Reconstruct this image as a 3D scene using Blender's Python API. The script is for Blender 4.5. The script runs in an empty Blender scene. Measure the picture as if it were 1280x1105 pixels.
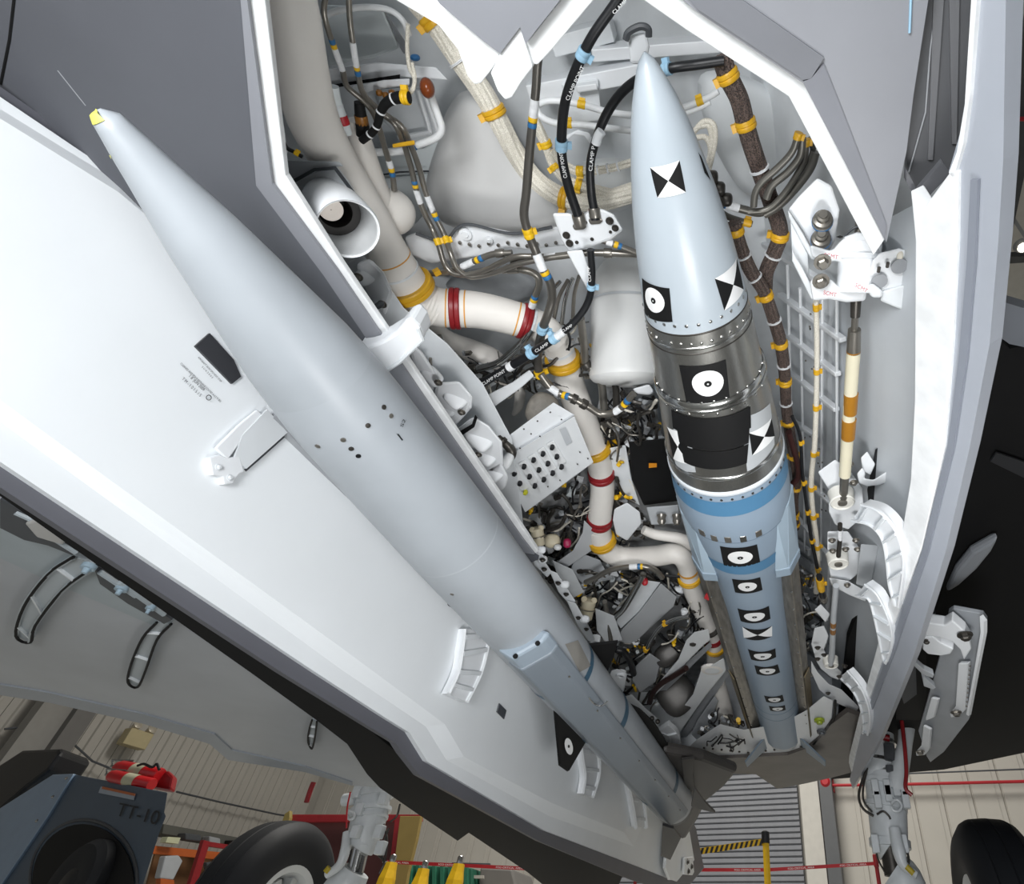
import bpy, bmesh, math, random
from mathutils import Vector as V, Matrix
sc = bpy.context.scene
COL = sc.collection
# ------------------------------------------------------------------ camera, light, exposure
# world: origin at the camera, +Y aft along the aircraft, +Z up, metres. Floor lies at z = FLOOR.
FLOOR = -0.26
F, CU, CV = 748.2, 850.0, 552.5
Zc = V((45.0, 817.5, -F)).normalized()
Yc = V((196.0, -695.5, -F)); Yc = (Yc - Zc * Yc.dot(Zc)).normalized()
Xc = Yc.cross(Zc)
cam_d = bpy.data.cameras.new('camera'); cam = bpy.data.objects.new('camera', cam_d); COL.objects.link(cam)
cam_d.sensor_fit = 'HORIZONTAL'; cam_d.sensor_width = 36.0; cam_d.lens = F * 36.0 / 1280.0
cam_d.shift_x = (640 - CU) / 1280.0; cam_d.clip_start = 0.02; cam_d.clip_end = 200
# rows of the rotation matrix are the world axes seen in camera space
cam.matrix_world = Matrix((Xc, Yc, Zc)).to_4x4()
sc.camera = cam
sc.view_settings.view_transform = 'Standard'; sc.view_settings.look = 'None'
sc.view_settings.gamma = 1.0; sc.view_settings.use_curve_mapping = False
sc.view_settings.exposure = 0.08
w = bpy.data.worlds.new('world'); sc.world = w; w.use_nodes = True
w.node_tree.nodes['Background'].inputs[0].default_value = (0.88, 0.92, 1.0, 1)
w.node_tree.nodes['Background'].inputs[1].default_value = 0.32
def area(name, loc, target, size, power, col=(1, 1, 1), sy=None):
    d = bpy.data.lights.new(name, 'AREA'); d.size = size; d.energy = power; d.color = col
    if sy: d.shape = 'RECTANGLE'; d.size_y = sy
    o = bpy.data.objects.new(name, d); COL.objects.link(o); o.location = loc
    o.rotation_euler = (V(target) - V(loc)).to_track_quat('-Z', 'Y').to_euler()
    return o
area('photographic_softbox', (-0.33, -0.62, 0.02), (-0.33, 1.2, 0.95), 0.55, 25, (0.97, 0.985, 1.0))
area('bay_fill_light', (0.10, 0.80, -0.20), (-0.25, 1.9, 1.15), 0.4, 13, (1, 1, 1))  # added unseen fill light under the bay, brightens its white interior
area('hangar_light_row', (-2.0, 5.5, 7.0), (-2.5, 9.0, 0.0), 5.0, 560, (1.0, 0.97, 0.92), 2.5)

# ------------------------------------------------------------------ projection helpers (pixels of the photograph on to real planes)
def ray(u, v):
    r = V((u - CU, -(v - CV), -F)); return V((Xc.dot(r), Yc.dot(r), Zc.dot(r))) / F
def depth(p): return -(Xc.z * p[0] + Yc.z * p[1] + Zc.z * p[2])
def prj(p):
    q = Xc * p[0] + Yc * p[1] + Zc * p[2]; return (CU + F * q.x / -q.z, CV - F * q.y / -q.z)
def Pz(z): return lambda u, v: ray(u, v) * (z / ray(u, v).z)
def Py(y): return lambda u, v: ray(u, v) * (y / ray(u, v).y)
def Pab(A, B):      # plane holding the aft direction and the two (x, z) points A, B
    n = V((-(B[1] - A[1]), 0, B[0] - A[0])); k = n.x * A[0] + n.z * A[1]
    return lambda u, v: ray(u, v) * (k / n.dot(ray(u, v)))
HA = V((0.196, 0.981, 0)).normalized(); HB = V((HA.y, -HA.x, 0))
def Pn(n, d): return lambda u, v: ray(u, v) * (d / V(n).dot(ray(u, v)))
def P(u, v, z): return ray(u, v) * (z / ray(u, v).z)
def wpx(px, p): return px * depth(p) / F

# ------------------------------------------------------------------ materials
def lin(h):
    h = h.lstrip('#'); c = [int(h[i:i + 2], 16) / 255 for i in (0, 2, 4)]
    return tuple(x / 12.92 if x <= 0.04045 else ((x + 0.055) / 1.055) ** 2.4 for x in c)
MATS = {}
def M(hexc, rough=0.5, metal=0.0, var=0.05, scale=9.0, bump=0.0, bscale=60.0, stretch=None, coat=0.0, spec=0.5):
    key = (hexc, rough, metal, var, scale, bump, bscale, stretch, coat, spec)
    if key in MATS: return MATS[key]
    m = bpy.data.materials.new('paint_' + hexc.strip('#')); m.use_nodes = True
    nt = m.node_tree; b = nt.nodes['Principled BSDF']; c = lin(hexc)
    b.inputs['Roughness'].default_value = rough; b.inputs['Metallic'].default_value = metal
    b.inputs['Specular IOR Level'].default_value = spec
    if coat: b.inputs['Coat Weight'].default_value = coat; b.inputs['Coat Roughness'].default_value = 0.15
    tc = nt.nodes.new('ShaderNodeTexCoord'); mp = nt.nodes.new('ShaderNodeMapping')
    nt.links.new(tc.outputs['Object'], mp.inputs['Vector'])
    if stretch: mp.inputs['Scale'].default_value = stretch
    n = nt.nodes.new('ShaderNodeTexNoise'); n.inputs['Scale'].default_value = scale; n.inputs['Detail'].default_value = 5
    nt.links.new(mp.outputs[0], n.inputs['Vector'])
    cr = nt.nodes.new('ShaderNodeValToRGB')
    cr.color_ramp.elements[0].position = 0.32; cr.color_ramp.elements[1].position = 0.68
    cr.color_ramp.elements[0].color = tuple(x * (1 - var) for x in c) + (1,)
    cr.color_ramp.elements[1].color = tuple(min(1, x * (1 + var * 0.6)) for x in c) + (1,)
    nt.links.new(n.outputs['Fac'], cr.inputs[0]); nt.links.new(cr.outputs[0], b.inputs['Base Color'])
    if bump:
        n2 = nt.nodes.new('ShaderNodeTexNoise'); n2.inputs['Scale'].default_value = bscale; n2.inputs['Detail'].default_value = 3
        bp = nt.nodes.new('ShaderNodeBump'); bp.inputs['Strength'].default_value = bump; bp.inputs['Distance'].default_value = 0.004
        nt.links.new(mp.outputs[0], n2.inputs['Vector']); nt.links.new(n2.outputs['Fac'], bp.inputs['Height'])
        nt.links.new(bp.outputs[0], b.inputs['Normal'])
    MATS[key] = m; return m
def braid_mat(h1, h2, scale=240):
    m = bpy.data.materials.new('braid'); m.use_nodes = True; nt = m.node_tree; b = nt.nodes['Principled BSDF']
    b.inputs['Roughness'].default_value = 0.55
    tc = nt.nodes.new('ShaderNodeTexCoord'); ch = nt.nodes.new('ShaderNodeTexVoronoi'); ch.inputs['Scale'].default_value = scale
    cr = nt.nodes.new('ShaderNodeValToRGB'); cr.color_ramp.elements[0].position = 0.3; cr.color_ramp.elements[1].position = 0.55
    cr.color_ramp.elements[0].color = lin(h1) + (1,); cr.color_ramp.elements[1].color = lin(h2) + (1,)
    bp = nt.nodes.new('ShaderNodeBump'); bp.inputs['Strength'].default_value = 0.5; bp.inputs['Distance'].default_value = 0.002
    nt.links.new(tc.outputs['Object'], ch.inputs['Vector']); nt.links.new(ch.outputs['Distance'], cr.inputs[0])
    nt.links.new(cr.outputs[0], b.inputs['Base Color']); nt.links.new(ch.outputs['Distance'], bp.inputs['Height']); nt.links.new(bp.outputs[0], b.inputs['Normal'])
    return m
def emit(hexc, s):
    m = bpy.data.materials.new('lamp'); m.use_nodes = True; b = m.node_tree.nodes['Principled BSDF']
    b.inputs['Emission Color'].default_value = lin(hexc) + (1,); b.inputs['Emission Strength'].default_value = s; return m
WHITE = M('#e9ecef', 0.42, var=0.04, scale=5, bump=0.05, bscale=30)
WHITE2 = M('#dfe3e6', 0.5, var=0.07, scale=14)
RIMW = M('#eceeef', 0.5, var=0.10, scale=22)
DOORW = M('#edf1f4', 0.36, var=0.03, scale=3, bump=0.03, bscale=8)
CREAM = M('#e7e3dd', 0.5, var=0.04, scale=9, bump=0.12, bscale=40)
BELLY = M('#585a60', 0.5, var=0.07, scale=4, bump=0.02)
BELLY2 = M('#85878d', 0.45, var=0.06, scale=5)
LIP = M('#5b5c63', 0.5, var=0.06, scale=6)
BLACKB = M('#151516', 0.75, var=0.12, scale=3, spec=0.2)
TAUPE = M('#3f3c3a', 0.5, var=0.2, scale=4)
STEEL = M('#8a867f', 0.33, 0.75, var=0.12, scale=30)
STEELD = M('#4a4743', 0.38, 0.6, var=0.2, scale=30)
CHROME = M('#c6c6c4', 0.18, 1.0, var=0.05)
BRUSH = M('#a9a8a4', 0.30, 0.95, var=0.12, scale=30, stretch=(40, 1, 40))
YEL = M('#e6b818', 0.45, var=0.08, scale=30)
GOLD = M('#d8a622', 0.4, var=0.1, scale=30)
BLUE = M('#2f6fa5', 0.45, var=0.06)
LBLUE = M('#9cc3dc', 0.45, var=0.06)
RED = M('#8e1f24', 0.4, var=0.12, scale=20)
BRED = M('#b3202a', 0.45, var=0.06)
BLACK = M('#17181b', 0.42, var=0.1, scale=20)
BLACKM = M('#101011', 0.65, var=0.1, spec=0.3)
LABELW = M('#e8eaec', 0.5, var=0.1, scale=120)
PRINTW = M('#f2f3f3', 0.55, var=0.01)
INK = M('#222428', 0.6, var=0.02)
REDINK = M('#c0303a', 0.6, var=0.02)
GREY = M('#9a9da1', 0.5, var=0.06)
GREYB = M('#b9bdc1', 0.45, var=0.05, bump=0.03)
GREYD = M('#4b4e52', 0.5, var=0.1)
MIS_R = M('#b2bcc4', 0.38, var=0.03, scale=4, coat=0.15)
MIS_RB = M('#8e9fb0', 0.42, var=0.05, scale=4)
MIS_L = M('#a7adb3', 0.40, var=0.07, scale=5, bump=0.03, bscale=12)
BAND = M('#4f7fa3', 0.45, var=0.04)
BANDL = M('#3a5d74', 0.45, var=0.06)
BROWN = M('#8a5a1e', 0.35, var=0.1)
BONE = M('#e0d9bf', 0.45, var=0.05)
HARN = braid_mat('#191413', '#5f5049', 420)
CBRAID = braid_mat('#cbc5b6', '#e9e4d7', 600)
TYRE = M('#1b1d21', 0.6, var=0.1, scale=6, spec=0.35)
HWALL = M('#b9b5ac', 0.6, var=0.04, scale=2)
HRIB = M('#b1ada5', 0.55, var=0.04, scale=2)

# ------------------------------------------------------------------ mesh building
class MB:
    def __init__(s): s.v = []; s.f = []
    def add(s, vs, fs):
        o = len(s.v); s.v += [V(x) for x in vs]; s.f += [tuple(i + o for i in f) for f in fs]; return s
    def slab(s, pts, off):
        off = V(off); n = len(pts); a = [V(p) for p in pts]; b = [p + off for p in a]
        nrm = V((0, 0, 0))
        for i in range(n): nrm += a[i].cross(a[(i + 1) % n])
        fs = [tuple(range(n)), tuple(range(2 * n - 1, n - 1, -1))] + [(i, i + n, (i + 1) % n + n, (i + 1) % n) for i in range(n)]
        if nrm.dot(off) > 0: fs = [tuple(reversed(f)) for f in fs]
        return s.add(a + b, fs)
    def box(s, c, ax, h):      # centre, three axes, half sizes
        c = V(c); X, Y, Z = [V(a).normalized() * k for a, k in zip(ax, h)]
        vs = [c + X * i + Y * j + Z * k for i in (-1, 1) for j in (-1, 1) for k in (-1, 1)]
        fs = [(0, 1, 3, 2), (4, 6, 7, 5), (0, 4, 5, 1), (2, 3, 7, 6), (0, 2, 6, 4), (1, 5, 7, 3)]
        if X.cross(Y).dot(Z) < 0: fs = [tuple(reversed(f)) for f in fs]
        return s.add(vs, fs)
    def tube(s, pts, rs, seg=12, caps=True):
        pts = [V(p) for p in pts]; n = len(pts)
        if not hasattr(rs, '__len__'): rs = [rs] * n
        T = [(pts[min(i + 1, n - 1)] - pts[max(i - 1, 0)]).normalized() for i in range(n)]
        N = T[0].orthogonal().normalized(); vs = []
        for i in range(n):
            N = (N - T[i] * N.dot(T[i])).normalized(); B = T[i].cross(N)
            for k in range(seg):
                a = 2 * math.pi * k / seg; vs.append(pts[i] + (N * math.cos(a) + B * math.sin(a)) * rs[i])
        fs = [(i * seg + k, i * seg + (k + 1) % seg, (i + 1) * seg + (k + 1) % seg, (i + 1) * seg + k) for i in range(n - 1) for k in range(seg)]
        if caps: fs += [tuple(range(seg - 1, -1, -1)), tuple((n - 1) * seg + k for k in range(seg))]
        return s.add(vs, fs)
    def lathe(s, p0, d, prof, seg=32, caps=True):   # prof = [(distance along d, radius)]
        p0 = V(p0); d = V(d).normalized(); N = d.orthogonal().normalized(); B = d.cross(N); vs = []; n = len(prof)
        for t, r in prof:
            for k in range(seg):
                a = 2 * math.pi * k / seg; vs.append(p0 + d * t + (N * math.cos(a) + B * math.sin(a)) * r)
        fs = [(i * seg + k, i * seg + (k + 1) % seg, (i + 1) * seg + (k + 1) % seg, (i + 1) * seg + k) for i in range(n - 1) for k in range(seg)]
        if caps: fs += [tuple(range(seg - 1, -1, -1)), tuple((n - 1) * seg + k for k in range(seg))]
        return s.add(vs, fs)
    def blob(s, c, ax, h, su=16, sv=10, sup=1.0):
        c = V(c); X, Y, Z = [V(a).normalized() * k for a, k in zip(ax, h)]; vs = [c - Z]; f = lambda x: math.copysign(abs(x) ** sup, x)
        for j in range(1, sv):
            t = -math.pi / 2 + math.pi * j / sv
            for k in range(su):
                a = 2 * math.pi * k / su; vs.append(c + X * f(math.cos(t)) * f(math.cos(a)) + Y * f(math.cos(t)) * f(math.sin(a)) + Z * f(math.sin(t)))
        vs.append(c + Z); L = len(vs) - 1
        fs = [(0, 1 + (k + 1) % su, 1 + k) for k in range(su)]
        fs += [(1 + j * su + k, 1 + j * su + (k + 1) % su, 1 + (j + 1) * su + (k + 1) % su, 1 + (j + 1) * su + k) for j in range(sv - 2) for k in range(su)]
        fs += [(L, 1 + (sv - 2) * su + k, 1 + (sv - 2) * su + (k + 1) % su) for k in range(su)]
        if X.cross(Y).dot(Z) < 0: fs = [tuple(reversed(q)) for q in fs]
        return s.add(vs, fs)
    def build(s, name, mat, parent=None, bevel=0, smooth=True, ang=38):
        c = sum(s.v, V((0, 0, 0))) / len(s.v)
        me = bpy.data.meshes.new(name); me.from_pydata([p - c for p in s.v], [], s.f); me.materials.append(mat); me.update()
        if smooth:
            me.polygons.foreach_set('use_smooth', [True] * len(me.polygons)); me.set_sharp_from_angle(angle=math.radians(ang))
        o = bpy.data.objects.new(name, me); COL.objects.link(o); o.location = c
        if parent: par(o, parent)
        if bevel:
            b = o.modifiers.new('bevel', 'BEVEL'); b.width = bevel; b.segments = 2; b.limit_method = 'ANGLE'; b.angle_limit = math.radians(35)
        return o
LOCS = {}
def wloc(o):
    t = V(o.location)
    while o.parent: o = o.parent; t = t + V(o.location)
    return t
def par(o, parent):
    o.parent = parent; o.location = V(o.location) - wloc(parent)
def tag(o, label, cat=None, group=None, kind=None):
    if label: o['label'] = label
    if cat: o['category'] = cat
    if group: o['group'] = group
    if kind: o['kind'] = kind
    return o
def T(name, loc, label, cat, group=None):
    o = bpy.data.objects.new(name, None); o.empty_display_size = 0.02; COL.objects.link(o); o.location = loc
    return tag(o, label, cat, group)
def inst(o, loc, parent, rot=None):
    c = o.copy(); COL.objects.link(c); c.parent = None; c.location = loc
    if rot: c.rotation_euler = rot
    if parent: par(c, parent)
    return c
UP = V((0, 0, 1)); AFT = V((0, 1, 0)); RT = V((1, 0, 0))
def away(p, k): return V(p).normalized() * k
def smooth_path(p, n=6):
    p = [V(x) for x in p]
    if len(p) < 3: return [p[0].lerp(p[-1], i / n) for i in range(n + 1)]
    out = []; q = [2 * p[0] - p[1]] + p + [2 * p[-1] - p[-2]]
    for i in range(1, len(q) - 2):
        for k in range(n):
            t = k / n; a, b, c, d = q[i - 1:i + 3]
            out.append(0.5 * ((2 * b) + (c - a) * t + (2 * a - 5 * b + 4 * c - d) * t * t + (3 * b - a - 3 * c + d) * t ** 3))
    return out + [p[-1]]
def px_poly(pts, fn): return [fn(u, v) for u, v in pts]
def plate(name, pts, fn, off, mat, parent=None, bevel=0.0, smooth=False):
    return MB().slab(px_poly(pts, fn), off).build(name, mat, parent, bevel, smooth)
# glyphs turned into a flat mesh laid on a plane between two pixels
def lettering(s, a, b, fn, hpx, mat, parent, name='lettering', lift=0.0015, shear=None):
    cu = bpy.data.curves.new('txt', 'FONT'); cu.body = s; ob = bpy.data.objects.new('txt', cu); COL.objects.link(ob)
    dg = bpy.context.evaluated_depsgraph_get(); me0 = ob.evaluated_get(dg).to_mesh()
    vs = [v.co.copy() for v in me0.vertices]; fs = [tuple(p.vertices) for p in me0.polygons]
    ob.evaluated_get(dg).to_mesh_clear(); bpy.data.objects.remove(ob); bpy.data.curves.remove(cu)
    if not vs: return
    x0 = min(v.x for v in vs); x1 = max(v.x for v in vs); p0 = fn(*a); p1 = fn(*b)
    du, dv = b[0] - a[0], b[1] - a[1]; L = math.hypot(du, dv); upx = (dv / L * hpx, -du / L * hpx)
    if shear: upx = shear
    up = fn(a[0] + upx[0], a[1] + upx[1]) - p0; ex = p1 - p0
    vv = [p0 + ex * ((v.x - x0) / (x1 - x0)) + up * (v.y / 0.7) for v in vs]; vv = [v * (1 - lift / v.length) for v in vv]
    return MB().add(vv, fs).build(name, mat, parent, smooth=False)

BANDK = {'y': ('clamp', YEL, 1.22, 9), 'g': ('clamp', GOLD, 1.25, 8), 'Y': ('yellow_tape', YEL, 1.05, 5), 'b': ('blue_tape', BLUE, 1.05, 5), 'w': ('label_sleeve', LABELW, 1.06, 26),
         'r': ('coupling', RED, 1.1, 12), 'R': ('red_tape', BRED, 1.04, 6), 'l': ('clamp', LBLUE, 1.3, 10), 's': ('end_fitting', STEEL, 1.35, 18), 'o': ('orange_line', M('#d79a3c', 0.5), 1.015, 2), 't': ('cable_tie', LABELW, 1.08, 2.2),
         'd': ('coupling', STEELD, 1.45, 10), 'n': ('polyimide_band', BROWN, 1.04, 22), 'c': ('corrugated_sleeve', CREAM, 1.02, 45), 'h': ('seam', WHITE2, 1.03, 3)}
def pipe(name, label, pts, wid, mat, bands='', cat='pipe', group=None, seg=12, n=6):
    """pts: (u, v, z) or (u, v, z, width px); bands: list of (u, v, kind[, length px])"""
    q = [P(*p[:3]) for p in pts]; r = [wpx((p[3] if len(p) > 3 else wid), k) / 2 for p, k in zip(pts, q)]
    path = smooth_path(q, n); m = len(path) - 1
    rs = []
    for i in range(m + 1):
        t = i / m * (len(r) - 1); k = min(int(t), len(r) - 2); rs.append(r[k] + (r[k + 1] - r[k]) * (t - k))
    b0 = MB().tube(path, rs, seg)
    if not bands: return tag(b0.build(name, mat), label, cat, group)
    t = T(name, q[0], label, cat, group); b0.build('tube', mat, t)
    pr = [prj(x) for x in path]
    for bd in bands:
        u, v, k = bd[:3]; nm, mt, sc_, ln = BANDK[k]; ln = bd[3] if len(bd) > 3 else ln
        bst = None
        for i in range(m):
            A, B = V((*pr[i], 0)), V((*pr[i + 1], 0)); d = B - A; L2 = max(d.dot(d), 1e-6)
            tt = max(0, min(1, (V((u, v, 0)) - A).dot(d) / L2)); dist = (A + d * tt - V((u, v, 0))).length
            if bst is None or dist < bst[0]: bst = (dist, i, tt)
        _, i, tt = bst; c = path[i].lerp(path[i + 1], tt); rr = rs[i]; d = (path[i + 1] - path[i]).normalized(); h = wpx(ln, c) / 2
        # stretch by foreshortening so the band covers ln pixels
        e = prj(c + d * h); e0 = prj(c); fs_ = math.hypot(e[0] - e0[0], e[1] - e0[1]) / max(ln / 2, 1e-6); h /= max(fs_, 0.45)
        mb = MB()
        if k == 'c':
            pf = []; N = 12
            for j in range(N + 1): pf.append((2 * h * j / N, rr * (1.0 + 0.035 * (j % 2))))
            mb.lathe(c - d * h, d, pf, seg=max(seg, 20))
        else:
            R = rr * sc_
            mb.lathe(c - d * h, d, [(0, R * 0.96), (h * 0.2, R), (h * 0.85, R), (h, R * (0.95 if k in 'yglr' else 1)), (h * 1.15, R), (h * 1.8, R), (2 * h, R * 0.96)], seg=max(seg, 16))
            if k in 'ygl':
                side = (V(c).normalized().cross(d)).normalized(); side = side if side.dot(UP + RT * 0.3) > 0 else -side
                mb.box(c + side * R * 1.25, (side, d, side.cross(d)), (min(R * .35, .007), min(h * .9, .006), min(R * .3, .006)))
        mb.build(nm, mt, t)
    return t
def bolt(parent, p, n, r, mat=STEEL, name='bolt', washer=True):
    n = V(n).normalized(); mb = MB()
    if washer: mb.lathe(p, n, [(0, r * 1.5), (r * 0.25, r * 1.5)], 14)
    mb.lathe(p, n, [(0, r), (r * 0.9, r), (r * 1.15, r * 0.75)], 6)
    return mb.build(name, mat, parent)

# ================================================================== THE SETTING: hangar
def struct(o): return tag(o, None, kind='structure')
fl = MB().box((-2, 4, FLOOR - 0.05), (RT, AFT, UP), (24, 16, 0.05)).build('floor', M('#c2c2bd', 0.35, var=0.08, scale=1.2), smooth=False); struct(fl)
BD, LD, HT = 11.0, 13.6, 8.0     # back wall and left wall distances along HA / -HB
def hp(a, b, z): return HA * a + HB * b + UP * z
wb = MB().box(hp(BD + 0.30, 4, FLOOR + HT / 2), (HB, HA, UP), (18, 0.1, HT / 2)).build('wall_back', HWALL, smooth=False); struct(wb)
wl = MB().box(hp(1.0, -LD - 0.30, FLOOR + HT / 2), (HA, HB, UP), (10.5, 0.1, HT / 2)).build('wall_left', HRIB, smooth=False); struct(wl)
ce = MB().box((-1, 5, FLOOR + HT + 0.06), (HB, HA, UP), (20, 16, 0.05)).build('ceiling', M('#c9c7c1', 0.7, var=0.05), smooth=False); struct(ce)
# door opening in the back wall is covered by the shutter, panels stop beside it
dl, dr = HB.dot(Pn(HA, BD)(688, 1090)), HB.dot(Pn(HA, BD)(1003, 1090))
pm = None
def wall_panel(wdt, hgt, rib):
    mb = MB(); h = wdt / 2
    if rib:     # trapezoidal corrugation, one rib per sheet
        mb.box((0, 0, 0), (RT, AFT, UP), (h - 0.004, 0.012, hgt / 2))
        mb.slab([(-0.035, -0.012, -hgt / 2), (-0.018, -0.05, -hgt / 2), (0.018, -0.05, -hgt / 2), (0.035, -0.012, -hgt / 2)], (0, 0, hgt))
    else:
        mb.slab([(-h + 0.006, 0.01, -hgt / 2), (-h + 0.016, -0.02, -hgt / 2), (h - 0.016, -0.02, -hgt / 2), (h - 0.006, 0.01, -hgt / 2)], (0, 0, hgt))
        mb.box((h - 0.09, -0.022, 0), (RT, AFT, UP), (0.006, 0.006, hgt / 2))
    return mb
angB = math.atan2(HB.y, HB.x)
b = dr + 0.2; k = 0
while b < 13:
    if pm is None: pm = wall_panel(0.42, HT, False).build('wall_panel', HWALL, smooth=False); pm.rotation_euler.z = angB; pm.location = hp(BD + 0.18, b + 0.21, FLOOR + HT / 2); par(pm, wb)
    else: inst(pm, hp(BD + 0.18, b + 0.21, FLOOR + HT / 2), wb)
    b += 0.42
b = dl - 0.2 - 0.42
while b > -LD - 0.2: inst(pm, hp(BD + 0.18, b + 0.21, FLOOR + HT / 2), wb); b -= 0.42
a = 2.2; pl = None
while a < BD + 0.2:
    if pl is None: pl = wall_panel(0.30, HT, True).build('wall_panel', HRIB, smooth=False); pl.rotation_euler.z = math.atan2(HA.y, HA.x); pl.location = hp(a, -LD - 0.14, FLOOR + HT / 2); par(pl, wl)
    else: inst(pl, hp(a, -LD - 0.14, FLOOR + HT / 2), wl)
    a += 0.30
# grey steel column on the left wall and white column + grey downpipe on the back wall
def hcol(name, us, fn, width, dep, mat, label=None):
    p = fn(*us); d = HB if fn is PBK else HA; nrm = HA if fn is PBK else -HB
    q = V((p.x, p.y, FLOOR + HT / 2)); o = MB().box(q - nrm * dep, (d, nrm, UP), (width / 2, dep / 2, HT / 2)).build(name, mat, smooth=False); return o
PBK = Pn(HA, BD + 0.1); PLF = Pn(-HB, LD)
struct(hcol('trim_1', (52, 905), PLF, 0.62, 0.25, M('#8d8b86', 0.6)))
struct(hcol('trim_2', (76, 905), PLF, 0.28, 0.35, M('#6a6865', 0.6)))
struct(hcol('trim_3', (1020, 1050), PBK, 0.30, 0.12, M('#c6c3bb', 0.6)))
struct(hcol('trim_4', (1042, 1050), PBK, 0.20, 0.14, M('#5d5f61', 0.5)))
struct(hcol('trim_5', (684, 1090), PBK, 0.22, 0.14, M('#b9b6ae', 0.6)))
d1 = T('door_1', hp(BD, (dl + dr) / 2, FLOOR), None, None); d1['kind'] = 'structure'
MB().box(hp(BD + 0.15, (dl + dr) / 2, FLOOR + 2.6), (HB, HA, UP), ((dr - dl) / 2, 0.02, 2.6)).build('shutter_curtain', M('#77797b', 0.5), d1, smooth=False)
s0 = None; z = FLOOR + 0.06
while z < FLOOR + 5.1:
    if s0 is None:
        h = 0.038; L = (dr - dl) / 2; o = hp(BD + 0.08, (dl + dr) / 2, z)
        s0 = MB().slab([o - HB * L + UP * h, o - HB * L - HA * 0.03 + UP * h * 0.4, o - HB * L - HA * 0.03 - UP * h * 0.6, o - HB * L - UP * h], HB * 2 * L).build('slat', M('#87898e', 0.5, var=0.05), d1, smooth=False)
    else: inst(s0, hp(BD + 0.08, (dl + dr) / 2, z), d1)
    z += 0.080
# cables and red pipes on the walls
def wpipe(name, label, pts, fn, r, mat, cat='pipe'):
    return tag(MB().tube([fn(u, v) - (HA if fn is PBK else -HB) * 0.12 for u, v in pts], r, 8).build(name, mat), label, cat)
wpipe('fire_pipe', 'thin red pipe running level along the beige back wall', [(1035, 984), (1120, 983), (1340, 978)], PBK, 0.022, BRED)
wpipe('conduit', 'thin grey conduit on the back wall above the red pipe', [(1030, 976), (1120, 970), (1340, 962)], PBK, 0.012, GREYD)
wpipe('wall_cable', 'black cable strung along the ribbed left wall beside the tractor', [(0, 912), (40, 908), (66, 906), (80, 925), (110, 952), (135, 962)], PLF, 0.016, GREYD, 'cable')
wpipe('wall_cable', 'black cable crossing the ribs between tractor and left wheel', [(215, 990), (270, 1003), (340, 1018), (365, 1022)], PLF, 0.016, GREYD, 'cable')
al = T('alarm_bell', PBK(1035, 981), 'small red fire alarm on the grey column of the back wall', 'alarm')
MB().lathe(PBK(1035, 981) - HA * 0.1, -HA, [(0, 0.09), (0.1, 0.09), (0.14, 0.05)], 18).build('bell', BRED, al)
MB().box(PBK(1035, 981) - HA * 0.06, (HB, HA, UP), (0.11, 0.04, 0.13)).build('back_box', RED, al, 0.01)
sl = T('emergency_light', PLF(160, 925), 'cream twin-head emergency light on the ribbed left wall', 'light')
p = PLF(160, 925) + HB * 0.2
MB().box(p, (HA, HB, UP), (0.20, 0.10, 0.13)).build('housing', M('#b7aa84', 0.5), sl, 0.01)
for uu in (-0.12, 0.14): MB().lathe(p + HA * uu + UP * 0.16, HB * 0.6 + UP * 0.4, [(-0.02, 0.06), (0.08, 0.075), (0.10, 0.04)], 16).build('lamp_head', M('#c8c0b0', 0.3, 0.4), sl)
# roof structure seen at the top right
PT = Pz(6.2)
def hbar(name, label, a, b, z, wpx_, mat, cat='beam'):
    pa, pb = P(a[0], a[1], z), P(b[0], b[1], z); d = (pb - pa).normalized(); s = d.cross(UP).normalized(); hw = wpx(wpx_, (pa + pb) / 2) / 2
    return tag(MB().box((pa + pb) / 2, (d, s, UP), ((pb - pa).length / 2, hw, hw * 1.3)).build(name, mat, smooth=False), label, cat)
hbar('roof_beam', 'dark steel roof beam leaning behind the open right door', (1305, 0), (1240, 330), 6.2, 24, GREYD)
hbar('roof_beam', 'short dark cross beam level at the right edge above the wing', (1220, 325), (1330, 318), 6.4, 9, GREYD)
hbar('roof_brace', 'slender steel brace running down from the dark roof beam', (1253, 252), (1310, 340), 6.3, 4, GREY)
hbar('roof_beam', 'short dark bracket beam below the upper red pipe', (1170, 172), (1262, 168), 6.5, 9, GREYD)
tag(MB().tube([P(1180, 152, 6.0), P(1330, 147, 6.0)], wpx(2.6, P(1250, 150, 6.0))).build('sprinkler_pipe', BRED), 'red sprinkler pipe under the roof at the upper right', 'pipe')
tag(MB().tube([P(1225, 377, 6.0), P(1330, 377, 6.0)], wpx(1.6, P(1250, 377, 6.0))).build('sprinkler_pipe', BRED), 'lower red sprinkler pipe just above the dark wing edge', 'pipe')
hl = T('high_bay_lamp', P(1279, 310, 6.3), 'bright round high bay lamp at the right edge', 'lamp')
MB().lathe(P(1279, 310, 6.3), UP, [(0, 0.06), (0.06, 0.09), (0.12, 0.04)], 20).build('reflector', GREY, hl)
MB().lathe(P(1279, 310, 6.28), UP, [(0, 0.05), (0.02, 0.05)], 20).build('diffuser', emit('#fff3d8', 14), hl)

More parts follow.
